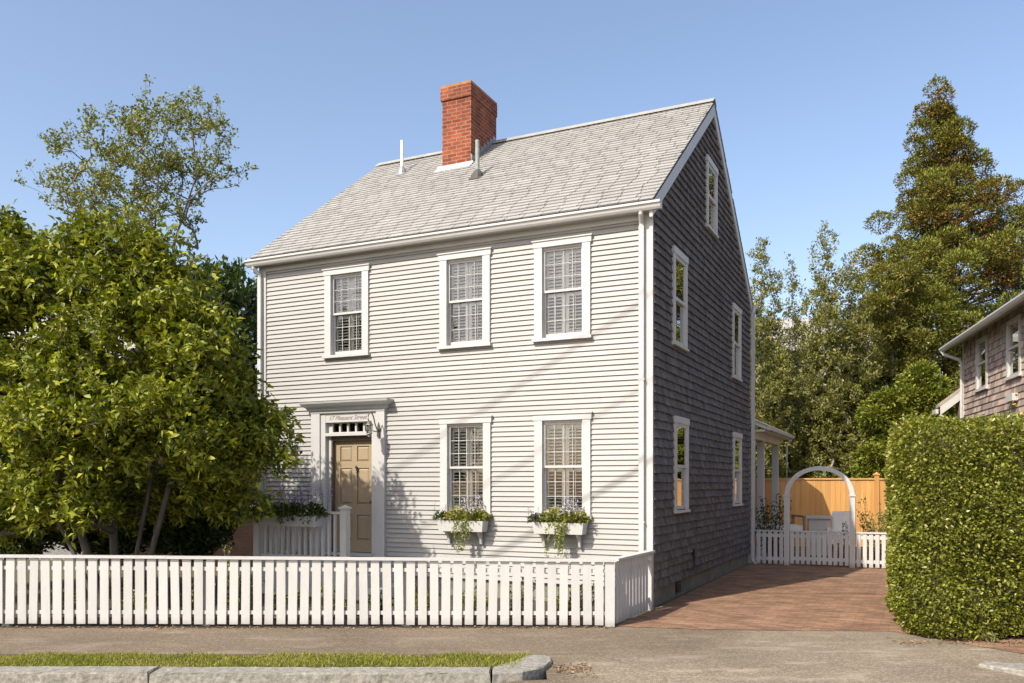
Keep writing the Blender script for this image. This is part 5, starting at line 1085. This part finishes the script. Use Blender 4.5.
# bright conifers and broadleaf mass in front of it
for i, (px_, tp, Y_, hw_, bot) in enumerate([(882, 392, 25.0, 27, 470), (922, 364, 28.0, 32, 470), (893, 262, 31.0, 50, 450), (952, 418, 28.5, 24, 470)]):
    gg = np.random.default_rng(80 + i); k_ = Y_ / 853.5; ls = []; y_ = tp + 14
    while y_ < bot + 10:
        f = (y_ - tp) / (bot - tp); w_ = hw_ * min(1, 0.45 + 1.1 * f); 
        for q in range(5): ls.append(lump(px_ + gg.uniform(-1, 1) * w_ * 0.7, y_ + gg.uniform(-6, 6), Y_ + gg.uniform(-0.8, 0.8), 12 + 4 * f, 10, 0.4))
        y_ += 13
    LSi = np.array(ls); n = 45000 if i != 2 else 60000; ch_ = gg.choice(len(LSi), n); d = norm(gg.normal(size=(n, 3)) + np.array([0, -0.2, 0.3])); rr = 0.6 + 0.42 * gg.random(n)
    P = LSi[ch_, :3] + d * LSi[ch_, 3:6] * (rr * (1 + 0.3 * np.sin(d[:, 0] * 5 + ch_) * np.sin(d[:, 2] * 6 + d[:, 1] * 4 + ch_ * 2)))[:, None]; lab = ['low bright green conifer beside the hedge', 'rounded bright green conifer left of the cottage', 'olive green conifer in front of the tall conifer', 'green conifer behind the lean-to of the cottage'][i]
    t = thing('cypress_tree', lab, 'tree', (pxw(px_, 0, Y_)[0], Y_, 0), 0, 'rounded conifers beside the cottage'); bT = np.array(t.location)
    Ln = 0.07 + 0.08 * gg.random(n); leaves_obj('crown', P - bT, d + gg.normal(size=(n, 3)) * 0.4 + np.array([0, 0, 0.25]), Ln, Ln * 0.42, gg.random(n), M['limecon'] if i != 2 else M['upright'], t, gg, 0.4)
    m = MB(); m.tube([(0, 0, 0), (0, 0, LSi[:, 2].max() * 0.9)], [0.12, 0.03], 8)
    for q in LSi[::3]: p = q[:3] - bT; m.tube([(0, 0, max(0.3, p[2] - 0.5)), tuple(p)], [0.03, 0.01], 5)
    m.build('trunk', M['bark'], t)
# low dark trees closing the view behind the cedar fence
for i, (px_, Y_, rx_, rz_, py_) in enumerate([(775, 31, 45, 40, 450), (840, 31.5, 45, 45, 440), (880, 30, 35, 45, 430), (760, 36, 40, 60, 390)]):
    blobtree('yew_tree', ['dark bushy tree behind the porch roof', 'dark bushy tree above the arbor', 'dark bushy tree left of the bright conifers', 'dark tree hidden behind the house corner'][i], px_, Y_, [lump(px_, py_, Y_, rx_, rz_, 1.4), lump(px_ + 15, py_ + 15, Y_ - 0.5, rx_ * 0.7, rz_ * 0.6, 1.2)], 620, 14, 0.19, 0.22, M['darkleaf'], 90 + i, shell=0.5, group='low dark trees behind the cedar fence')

# small plants by the arbor and behind the street fence
def stemmy(name, label, c, r, h, seed, mat, nst=16, nleaf=26, leaf=0.06, cat='shrub', group=None):
    g = np.random.default_rng(seed); o = thing(name, label, cat, c, 0, group); m = MB(); PP = []; DD = []
    for k in range(nst):
        a = g.uniform(0, 2 * pi); rr = r * math.sqrt(g.random()); top = np.array([cos(a) * rr, sin(a) * rr, h * g.uniform(0.55, 1.05)]); b = top * np.array([0.35, 0.35, 0]); mid = (b + top) / 2 + g.normal(size=3) * 0.03
        m.tube([tuple(b), tuple(mid), tuple(top)], [0.006, 0.005, 0.002], 4)
        for q in range(nleaf):
            f = 0.15 + 0.85 * g.random(); p = b + (top - b) * f + g.normal(size=3) * 0.025; PP.append(p); DD.append(norm(np.array([p[0] * 0.6, p[1] * 0.6, 0.3]) + g.normal(size=3) * 0.5))
    m.build('stem', M['bark'], o); n = len(PP); leaves_obj('foliage', np.array(PP), np.array(DD), leaf * (0.6 + 0.6 * g.random(n)), np.full(n, leaf * 0.5), g.random(n), mat, o, g)
    return o
p = HW(0.45, 7.85); stemmy('viburnum_shrub', 'dark leafy shrub left of the arbor in front of the porch columns', (p.x, p.y, 0), 0.42, 1.45, 401, M['darkleaf'], 30, 40, 0.075)
p = HW(2.62, 7.95); stemmy('viburnum_shrub', 'sunlit leafy shrub between arbor and hedge', (p.x, p.y, 0), 0.45, 1.5, 402, M['sparse'], 28, 34, 0.075)
p = HW(1.85, 7.9); stemmy('seedling', 'small leafy sprig rising above the gate', (p.x, p.y, 0), 0.16, 0.95, 403, M['sparse'], 10, 20, 0.06, 'plant')
q = pxw(233, 560, 11.4); stemmy('hydrangea_shrub', 'small pale green shrub poking over the fence left of the stoop', (q[0], q[1], 0), 0.13, 0.98, 404, M['ivy'], 9, 30, 0.06)
plants = [(-4.9, 11.1, 0.4), (-4.1, 11.0, 0.45), (-3.5, 11.2, 0.5), (-2.9, 10.95, 0.42), (-2.3, 11.1, 0.5), (-1.7, 11.0, 0.4), (-1.1, 11.05, 0.5), (-0.5, 11.0, 0.42), (0.1, 11.1, 0.52), (0.65, 11.0, 0.4), (-5.8, 11.0, 0.4), (0.95, 11.35, 0.45)]
spots = ['below the magnolia stems', 'below the magnolia right of its stems', 'left of the stoop', 'in front of the railing planter', 'in front of the tan door', 'right of the stoop', 'left of the nearer-door window box', 'below the nearer-door window box', 'between the two window boxes', 'below the corner window box', 'at the far left under the magnolia', 'beside the fence corner']
for i, (x, y, h) in enumerate(plants):
    stemmy('garden_perennial', 'low green leafy plant behind the picket fence, ' + spots[i], (x, y, 0), 0.24, h, 500 + i, [M['hedge'], M['ivy'], M['darkleaf']][i % 3], 12, 26, 0.06, 'plant', 'low plants behind the picket fence')

# ------------------------------------------------------------------ hedge
Hg = thing('privet_hedge', 'tall clipped green privet hedge at the right of the driveway', 'hedge', (5.6, 10.8, 0), 0)
g = np.random.default_rng(66); hb = np.array([5.6, 10.8, 0.0])
# outline in plan: front edge along the street, left edge along the driveway
plan = [np.array(p) for p in [(4.45, 9.92), (4.59, 9.60), (4.85, 9.42), (7.4, 9.36), (7.9, 9.6), (9.3, 13.0), (8.6, 13.8), (6.55, 14.1), (6.2, 13.9)]]
HZ = 2.48
def hedge_pts(n):
    seg = []; L_ = []
    for i in range(len(plan)): a, b = plan[i], plan[(i + 1) % len(plan)]; L_.append(np.linalg.norm(b - a) * (1.0 if i in (0, 1, 2, 8) else 0.35))
    L_ = np.array(L_); idx = g.choice(len(plan), n, p=L_ / L_.sum()); f = g.random(n); A = np.array(plan); B = np.roll(A, -1, 0); p = A[idx] + (B[idx] - A[idx]) * f[:, None]; dd = B[idx] - A[idx]; nr = norm(np.c_[dd[:, 1], -dd[:, 0]])
    return p, nr
n = 125000; p, nr = hedge_pts(n); z = g.random(n) * (HZ - 0.02) + 0.03
shr = np.clip((z - (HZ - 0.28)) / 0.28, 0, 1) ** 2 * 0.22           # rounded shoulder
bul = 0.05 * np.sin(p[:, 0] * 4.1 + z * 3.3) + 0.03 * np.sin(p[:, 1] * 5.3 - z * 4.7 + 2) + 0.03 * np.sin(p[:, 0] * 11 + z * 9) * np.sin(p[:, 0] * 3 - z * 6 + p[:, 1]) + 0.015 * np.sin(p[:, 0] * 23 + z * 19)
low = np.clip((0.35 - z) / 0.35, 0, 1) * 0.12
depth = np.abs(g.normal(size=n)) * 0.07
P = np.c_[p - nr * (shr + low + depth - bul)[:, None], z]; D = np.c_[nr, np.zeros(n)] * 0.9 + g.normal(size=(n, 3)) * 0.65 + np.array([0, 0, 0.25])
n2 = 9000; c = np.array(plan).mean(0); pp, nn = hedge_pts(n2); sc2 = np.sqrt(g.random(n2)) * 0.94; P2_ = np.c_[c + (pp - c) * sc2[:, None], HZ - 0.02 + g.normal(size=n2) * 0.03 + 0.03 * np.sin(pp[:, 0] * 6)]; D2 = g.normal(size=(n2, 3)) * 0.6 + np.array([0, 0, 1.0])
ns = 420; sp_, sn_ = hedge_pts(ns); sz_ = g.random(ns) * (HZ - 0.1) + 0.08; top_ = g.random(ns) < 0.35
b0 = np.c_[sp_ - sn_ * np.where(top_, g.random(ns) * 0.5, 0.02)[:, None], np.where(top_, HZ - 0.06, sz_)]; dr = norm(np.c_[sn_ * np.where(top_, 0.1, 0.7)[:, None], np.ones(ns) * 0.8] + g.normal(size=(ns, 3)) * 0.3); ln_ = 0.04 + 0.09 * g.random(ns) ** 2
ks = np.linspace(0.15, 1, 7); P3 = (b0[:, None, :] + dr[:, None, :] * (ln_[:, None] * ks[None])[:, :, None]).reshape(-1, 3); D3 = np.repeat(dr, 7, 0) * 0.6 + g.normal(size=(ns * 7, 3)) * 0.7
P = np.vstack([P, P2_, P3]); D = np.vstack([D, D2, D3]); n = len(P); Ln = 0.030 + 0.028 * g.random(n) ** 1.3
leaves_obj('foliage', P - hb, D, Ln, Ln * 0.58, np.clip(g.random(n) * 0.75 + 0.25 * g.random(n) - 0.0, 0, 1), M['hedge'], Hg, g, 0.2, 0.1)
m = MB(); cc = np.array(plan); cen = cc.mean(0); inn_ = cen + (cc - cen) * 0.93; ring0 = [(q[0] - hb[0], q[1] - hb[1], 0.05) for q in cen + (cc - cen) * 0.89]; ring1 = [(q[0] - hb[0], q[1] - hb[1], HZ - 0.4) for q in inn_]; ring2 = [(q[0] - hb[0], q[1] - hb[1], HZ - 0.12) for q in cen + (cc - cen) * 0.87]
k = len(cc); m.add(ring0 + ring1 + ring2, [(i, (i + 1) % k, k + (i + 1) % k, k + i) for i in range(k)] + [(k + i, k + (i + 1) % k, 2 * k + (i + 1) % k, 2 * k + i) for i in range(k)] + [tuple(2 * k + i for i in range(k))]); m.build('filler_core', M['core'], Hg)  # solid filler added behind the leaves, dark and opaque against see-through gaps
# yellow shrub tip at the right edge
q = pxw(1026, 483, 14.0); stemmy('forsythia_shrub', 'yellow-leaved shrub tip at the right edge above the hedge', (q[0], q[1], 0), 0.15, 3.1, 601, M['yellow'], 12, 40, 0.09)

# overhead wires above the kerb: out of the frame, their shadows cross the clapboards and the brick drive
for i, (zw, rr) in enumerate(((8.04, 0.019), (9.16, 0.010), (10.37, 0.013))):
    m = MB(); m.tube([(-20, 7.4, zw), (0, 7.4, zw), (20, 7.4, zw)], rr, 8); o = m.build('overhead_wire', M['black'])
    tag(o, ['lowest of three black overhead wires above the kerb', 'thin middle black overhead wire above the kerb', 'topmost of three black overhead wires above the kerb'][i], 'wire', 'overhead wires along the street')
# broad-leaved weed at the foot of the hedge
stemmy('broadleaf_weed', 'small weed with broad pale leaves at the foot of the hedge', (5.25, 9.36, 0), 0.10, 0.16, 610, M['ivy'], 5, 4, 0.10, 'plant')
